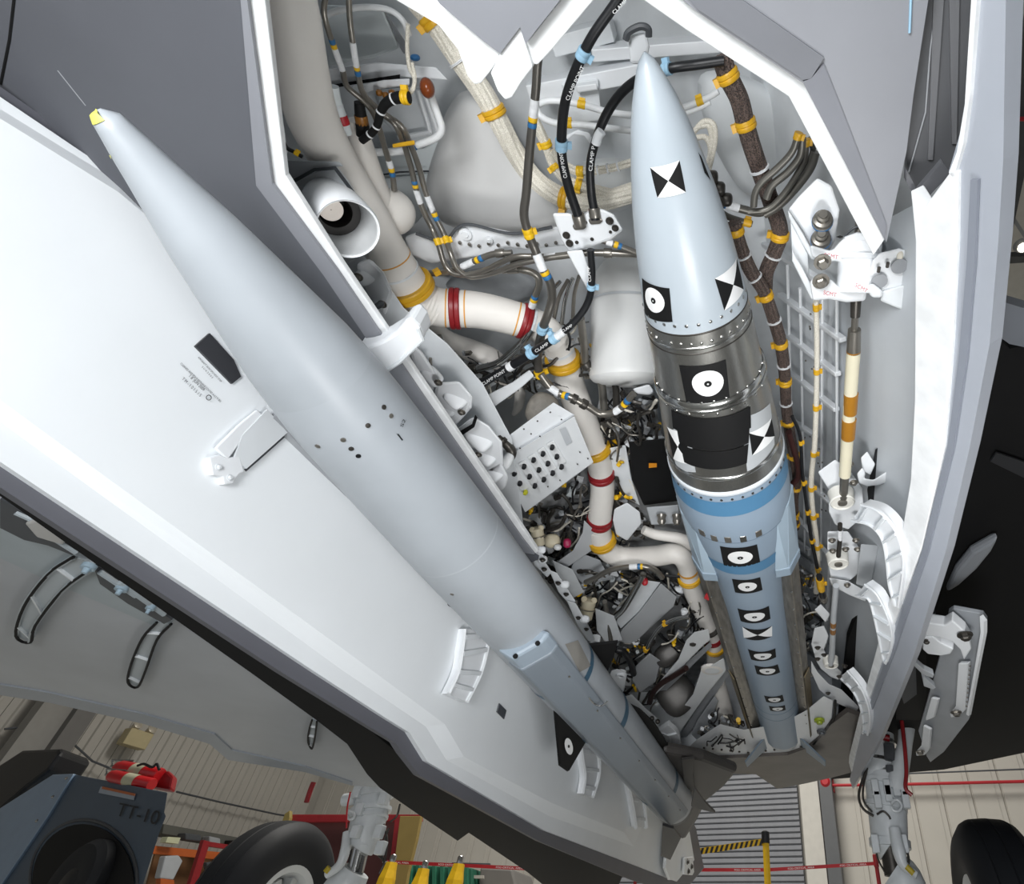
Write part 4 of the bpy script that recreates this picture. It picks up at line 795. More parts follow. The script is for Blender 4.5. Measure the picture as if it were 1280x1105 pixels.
def tape(label, a, b, y, wv, mat, txt=None, name='barrier_tape', stripe=False):
    fn = Py(y); (u0, v0), (u1, v1) = a, b
    t = T(name, fn(u0, v0), label, 'tape'); plate('tape', [(u0, v0), (u1, v1), (u1, v1 + wv), (u0, v0 + wv)], fn, AFT * .003, mat, t)
    if txt:
        for (s_, x) in txt:
            f0 = (x - u0) / (u1 - u0); vv = v0 + (v1 - v0) * f0 + wv * .78; lettering(s_, (x, vv), (x + 33, vv + (v1 - v0) / (u1 - u0) * 33), Py(y - .01), wv * .5, PRINTW, t, lift=.0005)
    if stripe:
        n = 16
        for k in range(n):
            f = k / n; uu = u0 + (u1 - u0) * f; dv = (v1 - v0) / (u1 - u0); s = (u1 - u0) / n * .5
            plate('black_stripe', [(uu + s * .8, v0 + dv * (uu - u0)), (uu + 1.8 * s, v0 + dv * (uu - u0 + s)), (uu + s, v0 + dv * (uu - u0 + s) + wv), (uu, v0 + dv * (uu - u0) + wv)], Py(y - .01), AFT * .002, BLACK, t)
tape('red barrier tape reading FOD CRITICAL AREA behind the yellow jacks', (484, 1075), (692, 1085), 6.2, 4.5, BRED, (('FOD CRITICAL AREA', 478), ('FOD CRITICAL AREA', 548), ('FOD CRITICAL AREA', 620)))
tape('red barrier tape reading FOD CRITICAL AREA before the grey shutter', (692, 1085), (957, 1085), 6.2, 4.5, BRED, (('FOD CRITICAL AREA', 694), ('FOD CRITICAL AREA', 757), ('FOD CRITICAL AREA', 845), ('FOD CRITICAL AREA', 918)))
tape('red barrier tape running right to the dark red post', (960, 1085), (1094, 1077), 6.2, 4.5, BRED, (('FOD CRITICAL AREA', 985), ('FOD CRITICAL AREA', 1050)))
tape('yellow and black striped barrier tape before the shutter', (856, 1063), (955, 1048), 5.9, 8, YEL, None, stripe=True)
def post(label, u, v, y, wid, mat, cat='post', cap=None):
    p = Py(y)(u, v); r = wpx(wid, p) / 2; t = T('barrier_post', (p.x, p.y, FLOOR), label, cat)
    MB().lathe((p.x, p.y, FLOOR), UP, [(0, r * 4), (.02, r * 4), (.03, r), (p.z - FLOOR, r)], 20).build('pole', mat, t)
    MB().lathe(p, UP, [(-.03, r * 1.25), (.05, r * 1.25), (.06, r * .6)], 16).build('tape_head', cap or mat, t)
post('yellow barrier post with black top before the shutter', 957, 1049, 5.9, 8, YEL, cap=BLACK)
post('yellow barrier post at the left of the shutter', 763, 1072, 5.9, 7, YEL)
post('yellow barrier post holding the striped tape below the door corner', 856, 1064, 6.0, 4, YEL)
post('dark red barrier post left of the right landing gear', 1095, 1078, 6.1, 5, RED)
post('slim dark red barrier post below the left door corner', 795, 1088, 6.1, 4, RED)
tag(MB().tube([Py(7)(1262, 1044), Py(7)(1262, 1120)], .012, 8).build('red_rod', RED), 'thin red rod standing at the lower right edge', 'rod')
tag(plate('dark_case', [(1255, 1088), (1275, 1086), (1300, 1086), (1300, 1140), (1256, 1140)], Py(7.2), AFT * .4, BLACK, None, .02), 'black case at the bottom right corner', 'case')
tag(plate('dark_case', [(1269, 1066), (1300, 1060), (1300, 1085), (1274, 1083)], Py(7.0), AFT * .3, GREYD, None, .02), 'dark grey case at the right edge above the black case', 'case')

# ================================================================== THE BAY: shell
def worldbox(name, label, c, h, mat, cat='panel', bevel=0): return tag(MB().box(c, (RT, AFT, UP), h).build(name, mat, None, bevel, smooth=False), label, cat)
RZ = 1.45
worldbox('bay_roof', 'white roof panel high inside the bay', (-.45, 1.4, RZ + .02), (1.0, 1.95, .015), WHITE2)
worldbox('bay_left_wall', 'white inner wall along the left side of the bay', (-1.22, 1.4, 1.16), (.012, 1.95, .27), WHITE2)
worldbox('bay_front_bulkhead', 'white bulkhead at the front end of the bay', (-.45, -.42, 1.16), (.8, .012, .27), WHITE2)
worldbox('bay_aft_bulkhead', 'white bulkhead at the aft end of the bay', (-.45, 3.32, 1.17), (.8, .012, .30), WHITE2)
RW = Pab((.015, 1.45), (.15, 1.15)); RWi = Pab((.003, 1.45), (.138, 1.145)); RWj = Pab((-.01, 1.44), (.125, 1.14))
t = T('bay_right_wall', RW(1020, 500), 'ribbed white right wall of the bay behind the harnesses', 'wall')
plate('wall_skin', [(880, 60), (1050, 110), (1072, 300), (1052, 480), (1042, 600), (1032, 760), (1016, 900), (985, 905), (975, 700), (965, 500), (930, 250)], RW, V((.03, 0, .008)), WHITE2, t)
for k, (a, b) in enumerate((((955, 305), (1058, 372)), ((975, 368), (1054, 425)), ((976, 412), (1048, 468)), ((978, 458), (1046, 512)), ((982, 520), (1020, 545)), ((990, 585), (1046, 635)), ((992, 640), (1040, 700)))):
    p, q = RWj(*a), RWj(*b); d = (q - p); MB().box((p + q) / 2, (d, V((-.97, 0, -.24)), d.cross(V((-.97, 0, -.24)))), (d.length / 2, .008, .006)).build('rib', WHITE, t, .002)
for u0, v0, u1, v1 in ((1000, 360, 1006, 690), (1028, 360, 1026, 700), (1046, 370, 1046, 640), (984, 330, 992, 640)):
    MB().tube([RWj(u0, v0), RWj(u1, v1)], .004, 6).build('stringer', WHITE, t)
for k in range(9):
    v = 655 + k * 19; u = 968 + k * 3.5
    p, q, r_, s = RWj(u, v), RWj(u + 42, v + 32), RWj(u + 42, v + 40), RWj(u, v + 8)
    MB().slab([p, q, r_, s], V((.012, 0, .004))).build('louvre', GREYB if k % 2 else WHITE, t, .001)
for k in range(26):
    random.seed(k + 5); u, v = random.choice(((1008, 545), (1020, 560), (1030, 580), (1030, 640), (1035, 610), (1000, 690), (1008, 400), (1012, 450))); u += random.uniform(-9, 9); v += random.uniform(-12, 12)
    bolt(t, RWj(u, v), V((-1, 0, -.2)), .003, STEEL if k % 3 else STEELD, 'rivet', False)

# frames across the roof, big white smooth fairings
ZR = 1.36
def bar(name, label, a, b, z, wpx_, mat=WHITE, th=.05, cat='frame', bevel=.002, z2=None, parent=None):
    p, q = P(*a, z), P(*b, z2 or z); d = (q - p); s = d.cross(UP).normalized(); hw = wpx(wpx_, (p + q) / 2) / 2
    o = MB().box((p + q) / 2 + UP * th / 2, (d, s, UP), (d.length / 2, hw, th / 2)).build(name, mat, parent, bevel, smooth=False)
    return o if parent else tag(o, label, cat)
def lump(name, label, u, v, z, du, dv, dz, mat=WHITE, cat='fairing', rot=0, sup=1.0, parent=None):
    p = P(u, v, z); a, b = wpx(du, p), wpx(dv, p)
    ex = (P(u + 10 * math.cos(rot), v + 10 * math.sin(rot), z) - p).normalized(); ez = V(p).normalized(); ey = ez.cross(ex).normalized(); ex = ey.cross(ez)
    o = MB().blob(p + ez * dz, (ex, ey, ez), (a, b, dz), 28, 16, sup).build(name, mat, parent, ang=80)
    return o if parent else tag(o, label, cat)
def pl(name, label, q, z, mat, th=.02, bevel=.002, cat='panel', parent=None, tilt=None):
    fn = Pz(z) if tilt is None else tilt
    o = plate(name, q, fn, away(fn(*q[0]), th), mat, parent, bevel)
    return o if parent else tag(o, label, cat)
WT = M('#dfe6e8', .45, var=.05); 
t = T('front_equipment_box', P(455, 50, 1.34), 'pale square equipment box at the top of the bay', 'box')
pl('box_face', None, [(404, 6), (478, 8), (500, 60), (470, 72), (410, 84), (400, 40)], 1.34, WT, .05, .006, parent=t); pl('box_side', None, [(478, 8), (512, 60), (505, 68), (500, 60)], 1.34, GREY, .05, .002, parent=t)
pl('box_rim', None, [(398, 18), (440, 8), (478, 6), (478, 11), (440, 14), (402, 24)], 1.32, WHITE, .02, .002, parent=t)
pl('white_shelf', 'white angled shelf under the front equipment box', [(400, 88), (470, 78), (545, 84), (560, 100), (500, 96), (440, 104), (408, 108)], 1.25, WHITE, .02)
pl('white_shelf', 'slim white shelf with black gap in the upper left of the bay', [(440, 108), (480, 100), (512, 98), (512, 106), (470, 112), (444, 120)], 1.22, WHITE, .015)
pl('black_slot', 'thin black slot above the slim white shelf', [(412, 106), (500, 93), (500, 98), (440, 106), (418, 110)], 1.24, BLACKM, .01, 0)
t = T('access_panel', P(500, 140, 1.38), 'recessed square white access panel in the upper left of the bay', 'panel')
pl('panel_face', None, [(470, 112), (528, 108), (552, 168), (545, 185), (500, 172), (478, 150)], 1.38, WHITE2, .02, .006, parent=t)
for a, b in (((522, 112), (538, 165)), ((538, 165), (498, 172)), ((528, 110), (548, 166))): MB().tube([P(*a, 1.365), P(*b, 1.365)], .005, 8).build('panel_edge', WHITE, t)
pl('flat_panel', 'pale flat panel beside the rear of the large cream duct', [(455, 192), (530, 185), (555, 172), (548, 215), (460, 222)], 1.37, WT, .02, .004)
pl('flat_panel', 'pale flat panel between the two bent steel tubes', [(462, 225), (545, 215), (535, 262), (520, 280), (475, 270)], 1.37, WT, .02, .004)
MB().tube([P(456, 222, 1.35), P(500, 215, 1.35), (P(536, 214, 1.35))], .002, 6).build('groove', GREYD, None); tag(bpy.data.objects['groove'], 'thin dark joint line across the pale flat panels', 'joint')
# two large smooth shells
def shell(name, label, q, z, bulge, mat, cat='fairing', inset=.55):
    bulge *= .65
    o3 = px_poly(q, Pz(z)); c = sum(o3, V((0, 0, 0))) / len(o3); n = V(c).normalized(); mb = MB(); rings = [(1.08, 0), (1.0, .5), (.88, .85), (.6, .97), (.3, 1.0)]
    vs = []
    for s, h in rings: vs += [c + (p - c) * s - n * bulge * h for p in o3]
    m = len(o3); fs = [(i * m + k, i * m + (k + 1) % m, (i + 1) * m + (k + 1) % m, (i + 1) * m + k) for i in range(len(rings) - 1) for k in range(m)] + [tuple((len(rings) - 1) * m + k for k in range(m))]
    ob = mb.add(vs, fs).build(name, mat, None, ang=80); bm = bmesh.new(); bm.from_mesh(ob.data); bmesh.ops.recalc_face_normals(bm, faces=bm.faces); bm.to_mesh(ob.data); bm.free()
    sub = ob.modifiers.new('s', 'SUBSURF'); sub.levels = 1; sub.render_levels = 2
    return tag(ob, label, cat)
shell('white_shell', 'large smooth white shell bulging in the middle of the upper bay', [(572, 122), (600, 118), (625, 150), (650, 190), (680, 235), (712, 268), (700, 282), (640, 290), (575, 285), (545, 268), (530, 240), (540, 200), (556, 160)], 1.40, .12, M('#dcdcdb', .5, var=.03))
shell('white_shell', 'smooth white shell behind the dark pipes left of the missile', [(700, 215), (740, 200), (792, 196), (797, 262), (745, 266), (722, 262), (705, 245)], 1.40, .06, M('#dadddd', .5, var=.03))
shell('white_shell', 'white curved shell at the upper right behind the harnesses', [(868, 96), (905, 92), (960, 108), (1010, 160), (1030, 215), (985, 240), (940, 250), (912, 215), (890, 170)], 1.40, .05, M('#cfd3d5', .5, var=.03))
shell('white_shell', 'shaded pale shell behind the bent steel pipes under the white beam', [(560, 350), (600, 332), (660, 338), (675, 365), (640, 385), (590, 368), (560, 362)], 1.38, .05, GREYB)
# roof frames
bar('roof_frame', 'white roof frame crossing behind the black hoses', (660, 118), (800, 92), 1.34, 20, WHITE)
bar('roof_frame', 'slim white roof frame near the tip of the bay missile', (740, 70), (900, 58), 1.36, 14, WHITE)
bar('roof_frame', 'white roof frame from the tooth rim towards the black hose', (690, 60), (765, 40), 1.38, 22, WHITE2)
t = T('nose_bracket', P(800, 50, 1.2), 'small white bracket with dark seal right at the tip of the bay missile', 'bracket')
pl('bracket_body', None, [(786, 44), (808, 40), (812, 58), (808, 80), (788, 80), (786, 60)], 1.22, WHITE, .03, .005, parent=t)
MB().tube(smooth_path([P(u, v, 1.21) for u, v in ((782, 50), (786, 40), (800, 33), (810, 36), (811, 46))]), .006, 8).build('dark_seal', GREYD, t)
pl('square_plate', 'white square plate behind the first black hose', [(702, 105), (748, 98), (752, 150), (706, 158)], 1.33, WHITE2, .02, .003)
pl('square_plate', 'small white hinge plate between the two white hoses and the missile', [(720, 108), (746, 104), (747, 112), (722, 116)], 1.31, WHITE, .01, .002)
# wavy white beam in the middle
t = T('bay_cross_beam', P(600, 300, 1.2), 'long white wavy cross beam running to the hydraulic manifold', 'beam')
pl('beam_web', None, [(506, 296), (520, 290), (540, 298), (556, 300), (566, 296), (574, 284), (590, 281), (612, 284), (640, 290), (680, 288), (700, 282), (735, 300), (712, 306), (660, 312), (632, 309), (600, 320), (560, 326), (540, 330), (512, 318)], 1.20, WHITE, .04, .004, parent=t)
MB().tube(smooth_path([P(u, v, 1.19) for u, v in ((520, 292), (545, 300), (560, 298), (572, 285), (590, 281), (640, 292), (690, 284))]), .0035, 6).build('edge_seal', GREYD, t)
for u in range(575, 700, 12): bolt(t, P(u, 303 + (u % 5), 1.197), -UP, .004, STEEL, 'bolt', False)
for u, v, r in ((582, 292, .014), (612, 300, .008), (660, 300, .008)): MB().lathe(P(u, v, 1.198), -UP, [(0, r), (.004, r), (.004, r * .6), (.007, r * .5)], 16).build('boss', WHITE, t)
t = T('hydraulic_manifold', P(735, 292, 1.12), 'white hydraulic manifold block where two black hoses end', 'manifold')
pl('manifold_body', None, [(690, 266), (714, 266), (722, 276), (742, 258), (756, 262), (768, 268), (780, 288), (764, 300), (740, 308), (712, 316), (702, 300)], 1.12, WHITE, .05, .006, parent=t)
for u, v, r in ((708, 294, 3.2), (712, 304, 3.2), (762, 276, 3.4), (769, 285, 3.0), (721, 303, 1.6), (740, 299, 1.6), (763, 290, 1.4), (732, 278, 1.5)): bolt(t, P(u, v, 1.118), -UP, wpx(r, P(u, v, 1.118)), STEELD)
for u, v in ((724, 284), (744, 277)): pl('hose_flange', None, [(u - 9, v - 2), (u - 4, v - 6), (u + 6, v - 6), (u + 10, v - 1), (u + 6, v + 3), (u - 6, v + 4)], 1.115, STEEL, .01, .003, parent=t)
pl('white_wedge', 'white pointed wedge bracket below the hydraulic manifold', [(708, 314), (728, 312), (736, 335), (742, 362), (738, 368), (722, 340)], 1.10, WHITE, .02, .003, 'bracket')

# ================================================================== DUCTS
pipe('cream_duct', 'thick cream duct winding from the top left to the missile, yellow and red bands', [(350, -45, 1.02, 66), (364, 20, 1.02, 66), (376, 90, 1.03, 64), (392, 150, 1.05, 60), (420, 205, 1.07, 54), (452, 258, 1.09, 52), (482, 312, 1.10, 50), (504, 348, 1.11, 50), (522, 372, 1.12, 50), (548, 384, 1.13, 48), (600, 388, 1.15, 45), (650, 400, 1.16, 42), (680, 412, 1.17, 38), (696, 428, 1.17, 34)], 50, CREAM,
     [(487, 322, 'o'), (497, 338, 'h', 3), (513, 357, 'g', 13), (518, 364, 'o'), (535, 378, 'c', 30), (569, 385, 'r', 13), (558, 384, 'o'), (582, 387, 'o'), (656, 402, 'r', 12), (663, 404, 'h', 4), (646, 399, 'o')], cat='duct', seg=28, n=8)
pipe('cream_duct', 'cream duct dropping behind the steel pipes with yellow and dark red bands', [(692, 420, 1.19, 36), (702, 445, 1.19, 36), (716, 490, 1.19, 36), (735, 540, 1.18, 34), (748, 575, 1.17, 31), (753, 610, 1.16, 30), (750, 645, 1.15, 30), (750, 668, 1.14, 28), (762, 690, 1.13, 27), (785, 697, 1.13, 27), (820, 695, 1.12, 26), (845, 692, 1.11, 26), (858, 705, 1.11, 25), (865, 735, 1.10, 24), (880, 770, 1.09, 22), (892, 800, 1.07, 21), (894, 828, 1.06, 21)], 30, CREAM,
     [(704, 451, 'g', 11), (700, 438, 'h', 3), (742, 563, 'g', 8), (744, 567, 'o'), (750, 593, 'r', 9), (752, 597, 'h', 3), (749, 650, 'r', 9), (751, 677, 'g', 8), (751, 665, 'c', 14), (853, 714, 'o', 3), (860, 722, 'g', 4), (890, 798, 'r', 5), (893, 808, 'g', 3), (887, 783, 'd', 2)], cat='duct', seg=24, n=8)
pipe('cream_duct', 'slimmer cream duct curving under the thick one in the middle', [(508, 378, 1.18, 22), (530, 400, 1.2, 26), (555, 425, 1.22, 28), (590, 438, 1.24, 27), (615, 447, 1.25, 24), (630, 462, 1.26, 20)], 24, CREAM, cat='duct', seg=20, n=8)
pipe('cream_duct', 'short cream duct bulging out above the round air outlet', [(446, 150, 1.16, 20), (452, 185, 1.16, 30), (462, 225, 1.16, 36), (476, 262, 1.16, 40), (492, 275, 1.17, 38)], 28, CREAM, cat='duct', seg=20, n=6)
lump('duct_cap', 'rounded cream duct cap just right of the round air outlet', 488, 265, 1.14, 30, 29, .04, CREAM, 'duct')
pipe('cream_duct', 'short cream duct elbow beside the lower left edge of the missile', [(804, 662, 1.13, 11), (820, 668, 1.13, 13), (850, 673, 1.12, 14), (866, 682, 1.12, 14)], 13, CREAM, cat='duct', seg=16)
pipe('cream_duct', 'cream duct stub with dark red foot near the aft bulkhead', [(896, 850, 1.03, 20), (903, 878, 1.0, 21), (910, 908, .975, 21)], 20, CREAM, [(911, 911, 'r', 4)], cat='duct', seg=20)
pipe('cream_duct', 'small cream duct bag hanging under the steel crossing pipes', [(646, 478, 1.2, 6), (650, 492, 1.2, 14), (648, 508, 1.2, 12), (642, 518, 1.2, 5)], 12, CREAM, cat='duct', seg=16)
pipe('white_conduit', 'slim white conduit running beside the thick cream duct', [(388, -10, 1.15), (398, 40, 1.15), (404, 90, 1.15), (410, 115, 1.15)], 9, WHITE, cat='conduit')
# round air outlet with its white box
t = T('air_outlet', P(430, 285, .96), 'round white air outlet with dark throat on a white box at the bay rim', 'outlet')
pl('outlet_box', None, [(357, 208), (376, 203), (420, 206), (436, 226), (448, 246), (440, 300), (392, 300), (372, 262), (360, 240)], 1.02, WHITE, .05, .005, parent=t)
pl('box_top', None, [(356, 200), (424, 202), (430, 208), (418, 208), (378, 222), (360, 232)], 1.01, GREYB, .01, .002, parent=t)
pl('dark_seal', None, [(358, 229), (392, 210), (420, 208), (446, 243), (442, 244), (418, 212), (394, 214), (359, 234)], 1.005, GREYD, .01, 0, parent=t)
oc = P(435, 286, .90); bc = P(408, 250, 1.01); ax = (bc - oc); L = ax.length; R = wpx(36.5, oc)
ob = MB().lathe(oc, ax, [(0, R), (0, R * .93), (.004, R * .9), (L * .55, R * .80), (L * .6, R * .55)], 48, False).build('bell_inside', M('#cfd1d2', .4, .2, var=.12, scale=16), t)
MB().lathe(oc, ax, [(0, R * .96), (-.003, R * 1.0), (.004, R * 1.04), (L * .5, R * 1.02), (L, R * .8)], 48, False).build('bell', WHITE, t)
MB().lathe(oc + ax * .52, ax, [(0, R * .80), (.004, R * .55), (.06, R * .54), (.06, .001)], 40, False).build('throat', M('#2a2725', .5), t)
MB().lathe(oc + ax * .58 + V((-.005, -.004, 0)), ax, [(0, .001), (0, R * .40), (.01, R * .42)], 32, False).build('valve_disc', M('#a9a29b', .35, .5), t)
pl('rim_strip', 'thin white strip fittings along the left rim near the top', [(341, 85), (352, 140), (360, 190), (354, 200), (346, 150), (341, 110)], 1.0, WHITE2, .02, .002, 'strip')
pipe('cable', 'short dark cable with yellow clamp between rim and cream duct', [(350, 168, .98), (358, 184, .98), (368, 190, .98), (378, 196, .98)], 5, BLACK, [(371, 192, 'y', 7)], cat='cable')
# white canister beside the missile
t = T('white_canister', P(785, 400, 1.2), 'big white cylindrical canister beside the nose of the bay missile', 'canister')
pa, pb = P(780, 325, 1.40), P(784, 476, 1.16); d = pb - pa; L = d.length; r1, r2 = wpx(30, pa), wpx(45, pb)
MB().lathe(pa, d, [(0, r1 * .55), (L * .03, r1 * .9), (L * .12, r1 * 1.22), (L * .30, wpx(42, pa.lerp(pb, .3))), (L * .33, wpx(42.5, pa.lerp(pb, .3))), (L * .9, r2), (L * .93, r2 * 1.04), (L * .97, r2 * 1.04), (L, r2 * .95), (L * 1.03, r2 * .7), (L * 1.04, .01)], 48).build('canister_body', M('#dfe0df', .45, var=.04), t)
MB().lathe(pa.lerp(pb, .34), d, [(0, wpx(44, pa.lerp(pb, .34))), (.006, wpx(44, pa.lerp(pb, .34)))], 48, False).build('canister_seam', GREYB, t)
pl('white_lug', None, [(790, 486), (812, 480), (818, 490), (812, 494), (796, 492)], 1.13, WHITE, .02, .006, parent=t)
# connector panel box
t = T('connector_box', P(680, 570, 1.1), 'white box with rows of black round connectors in the middle of the bay', 'box')
CB = Pz(1.05)
pl('box_face', None, [(630, 573), (718, 520), (742, 578), (656, 641), (641, 612)], 1.06, M('#dcdfe1', .45), .04, .002, parent=t, tilt=CB)
pl('box_side', None, [(631, 548), (692, 503), (719, 519), (632, 573), (634, 560)], 1.06, WHITE, .04, .002, parent=t, tilt=Pz(1.062))
pl('box_edge', None, [(642, 611), (657, 640), (656, 646), (636, 605)], 1.05, GREYD, .02, .001, parent=t)
pl('data_plate', None, [(699, 537), (707, 534), (715, 552), (708, 557)], 1.04, GREYB, .003, 0, parent=t, tilt=Pz(1.046))
C1 = Pz(1.044)
for k in range(5):
    u0, v0 = 640 + k * 11.8, 593 - k * 8.1
    plate('ridge', [(u0 - 4.5, v0 - 5), (u0 + 4.5, v0 - 10.5), (u0 + 21, v0 + 17), (u0 + 13, v0 + 23)], C1, away(C1(u0, v0), .010), M('#e3e5e6', .4), t, .003)
cons = [(691, 942), (765, 888), (838, 838), (910, 790), (981, 740), (733, 1018), (807, 965), (879, 914), (948, 865), (1017, 812), (775, 1086), (848, 1036), (917, 988), (985, 938), (1053, 890)]
for i, (x, y) in enumerate(cons):
    u, v = 530 + x / 6.14, 440 + y / 6.14; p = Pz(1.034)(u, v); r = wpx(2.6, p)
    m_ = M('#b7b72a', .5) if i == 10 else BLACK
    MB().lathe(p, UP, [(-.004, r * .6), (-.003, r * .9), (.0, r), (.010, r)], 12).build('connector', m_, t); MB().box(p + V((r * .9, .0, .002)), (RT, AFT, UP), (r * .35, r * .35, .004)).build('connector_key', m_, t)
for u, v in ((655, 536), (672, 526), (688, 515), (702, 524), (650, 560), (675, 545), (664, 542), (725, 565), (735, 573), (722, 580), (700, 600), (685, 608)): bolt(t, Pz(1.046)(u, v), -UP, .0022, STEELD, 'screw', False)

# ================================================================== HOSES AND PIPES
def hose(label, pts, w, mat, bands='', **k): return pipe('hose', label, pts, w, mat, bands, cat='hose', **k)
def ttext(s, a, b, z, h, parent=None, shear=None):
    q = lettering(s, a, b, Pz(z), h, PRINTW, None, lift=.001, shear=shear); return q
h1 = hose('thick black hose marked CLAMP POINT with pale blue clamps, left one', [(790, -25, 1.06, 13), (764, 12, 1.06, 13), (738, 50, 1.06, 13), (718, 92, 1.07, 13), (706, 130, 1.08, 12.5), (702, 170, 1.09, 12.5), (703, 200, 1.10, 12), (711, 235, 1.11, 12), (722, 268, 1.115, 12), (726, 282, 1.115, 12)], 12, BLACK, [(730, 68, 'l', 13), (701, 181, 'l', 12), (724, 275, 's', 14)], seg=16)
h2 = hose('thick black hose marked CLAMP POINT curving behind the missile tip', [(905, 76, 1.12, 12), (870, 81, 1.12, 12), (835, 86, 1.12, 12), (800, 98, 1.16, 12), (775, 118, 1.17, 12), (757, 145, 1.17, 12), (745, 175, 1.16, 11), (738, 205, 1.14, 11), (739, 240, 1.13, 11), (743, 264, 1.12, 11), (744, 275, 1.115, 11)], 12, BLACK, [(834, 87, 'l', 9), (743, 266, 's', 12)], seg=16)
h3 = hose('black hose marked CLAMP POINT slanting across the middle with pale blue clamps', [(738, 312, 1.08, 9), (740, 345, 1.08, 9), (736, 375, 1.08, 9), (722, 398, 1.07, 9), (700, 418, 1.06, 10), (675, 435, 1.06, 11), (645, 454, 1.06, 11), (615, 472, 1.06, 11), (590, 485, 1.06, 12)], 10, BLACK, [(700, 418, 'w', 14), (692, 422, 'l', 8), (664, 440, 'l', 8), (638, 457, 'w', 7), (594, 483, 's', 12), (738, 358, 'l', 6)], seg=16)
for h_, jobs in ((h1, (('CLAMP POINT', (711, 126), (731, 84), 1.045, 5), ('CLAMP POINT', (709, 222), (703, 190), 1.075, 4.5), ('CLAMP', (768, 18), (784, 2), 1.035, 4.5))), (h2, (('CLAMP P', (740, 214), (744, 183), 1.12, 4.5),)), (h3, (('CLAMP POINT', (604, 482), (632, 465), 1.04, 4), ('CLAMP', (670, 441), (686, 431), 1.04, 4), ('CLAMP', (703, 416), (716, 408), 1.045, 3.5), ('CLAMP', (739, 352), (737, 333), 1.06, 3.5)))):
    for s_, a, b, z, hh in jobs: lettering(s_, a, b, Pz(z), hh, PRINTW, h_, lift=0)
WH = M('#e8eaeb', .4)
hose('upper white hose looping out behind the missile tip with yellow clamp', [(672, 160, 1.25), (668, 140, 1.25), (678, 128, 1.25), (700, 126, 1.25), (728, 131, 1.25), (760, 140, 1.25), (795, 145, 1.25)], 8, WH, [(727, 130, 'y', 10)])
hose('lower white hose running behind the missile tip with yellow clamp', [(668, 128, 1.24), (676, 145, 1.23), (695, 154, 1.23), (725, 156, 1.23), (795, 164, 1.23)], 8, WH, [(711, 156, 'y', 8)])
hose('pair of white hoses right of the missile tip, upper', [(848, 137, 1.22), (866, 130, 1.22), (885, 122, 1.22), (898, 114, 1.22)], 8, WH, [(874, 125, 'y', 9)])
hose('pair of white hoses right of the missile tip, lower', [(852, 143, 1.22), (872, 136, 1.22), (888, 128, 1.22)], 6, WH)
SP = lambda label, pts, w, bands='', mat=STEEL, **k: pipe('steel_tube', label, pts, w, mat, bands, cat='tube', **k)
wyb = lambda u, v, du=0, dv=1: [(u, v, 'w', 24), (u + du * 14, v + dv * 14, 'Y', 5), (u + du * 19, v + dv * 19, 'b', 5)]
SP('bent steel tube entering at the top left with blue and yellow tape, first', [(410, -20, 1.1), (405, 10, 1.1), (408, 30, 1.1), (418, 60, 1.11), (428, 88, 1.12), (434, 108, 1.13), (452, 124, 1.14), (466, 140, 1.15), (474, 160, 1.16), (481, 185, 1.17), (490, 215, 1.18), (493, 238, 1.18)], 7, [(420, 75, 'w', 30), (416, 51, 'b', 6), (417, 58, 'Y', 6), (487, 205, 'w', 10), (488, 212, 'Y', 5), (489, 218, 'b', 5)])
SP('bent steel tube entering at the top left with blue and yellow tape, second', [(436, -20, 1.12), (437, 20, 1.12), (442, 60, 1.12), (448, 95, 1.13), (455, 118, 1.14), (478, 142, 1.16), (494, 156, 1.16), (504, 178, 1.17), (514, 210, 1.18), (521, 240, 1.18), (530, 265, 1.18), (540, 285, 1.18), (548, 305, 1.16), (556, 330, 1.15), (570, 343, 1.14), (600, 340, 1.14), (640, 322, 1.13), (665, 320, 1.13)], 7, [(445, 68, 'w', 30), (447, 84, 'Y', 6), (448, 91, 'b', 6), (517, 228, 'b', 4), (518, 233, 'Y', 4), (522, 246, 'w', 18), (545, 303, 'y', 9)])
SP('bent steel tube running between the pale panels with a yellow clamp', [(480, 142, 1.165), (502, 158, 1.165), (512, 178, 1.175), (524, 210, 1.185), (532, 240, 1.185), (544, 270, 1.185), (556, 295, 1.18), (564, 318, 1.15), (572, 336, 1.14), (590, 346, 1.14), (620, 340, 1.14), (648, 330, 1.13), (690, 322, 1.13), (720, 318, 1.13)], 7, [(538, 255, 'w', 22), (543, 268, 'Y', 5), (545, 273, 'b', 5), (557, 301, 'y', 9)])
SP('tall dark grey tube with label sleeve bending down to the white beam', [(677, 45, 1.1), (672, 80, 1.1), (670, 110, 1.1), (667, 140, 1.1), (662, 190, 1.1), (658, 240, 1.1), (655, 268, 1.1), (660, 290, 1.1), (668, 310, 1.1), (678, 335, 1.09), (688, 355, 1.09), (690, 375, 1.09), (684, 395, 1.08), (678, 412, 1.08), (672, 445, 1.1), (676, 470, 1.1), (690, 486, 1.1)], 11, [(668, 135, 'w', 22), (667, 149, 'Y', 6), (666, 156, 'b', 6), (661, 291, 'y', 12), (675, 328, 'w', 22), (681, 341, 'Y', 5), (683, 346, 'b', 5), (678, 411, 'l', 8), (677, 466, 'y', 8)], mat=M('#67645f', .35, .6))
SP('steel tube branching left from the dark tee under the white beam', [(530, 342, 1.17), (560, 340, 1.16), (590, 328, 1.15), (615, 318, 1.15), (640, 316, 1.15)], 8, [(585, 330, 'w', 16), (597, 325, 'Y', 4), (602, 323, 'b', 4), (625, 317, 's', 10)])
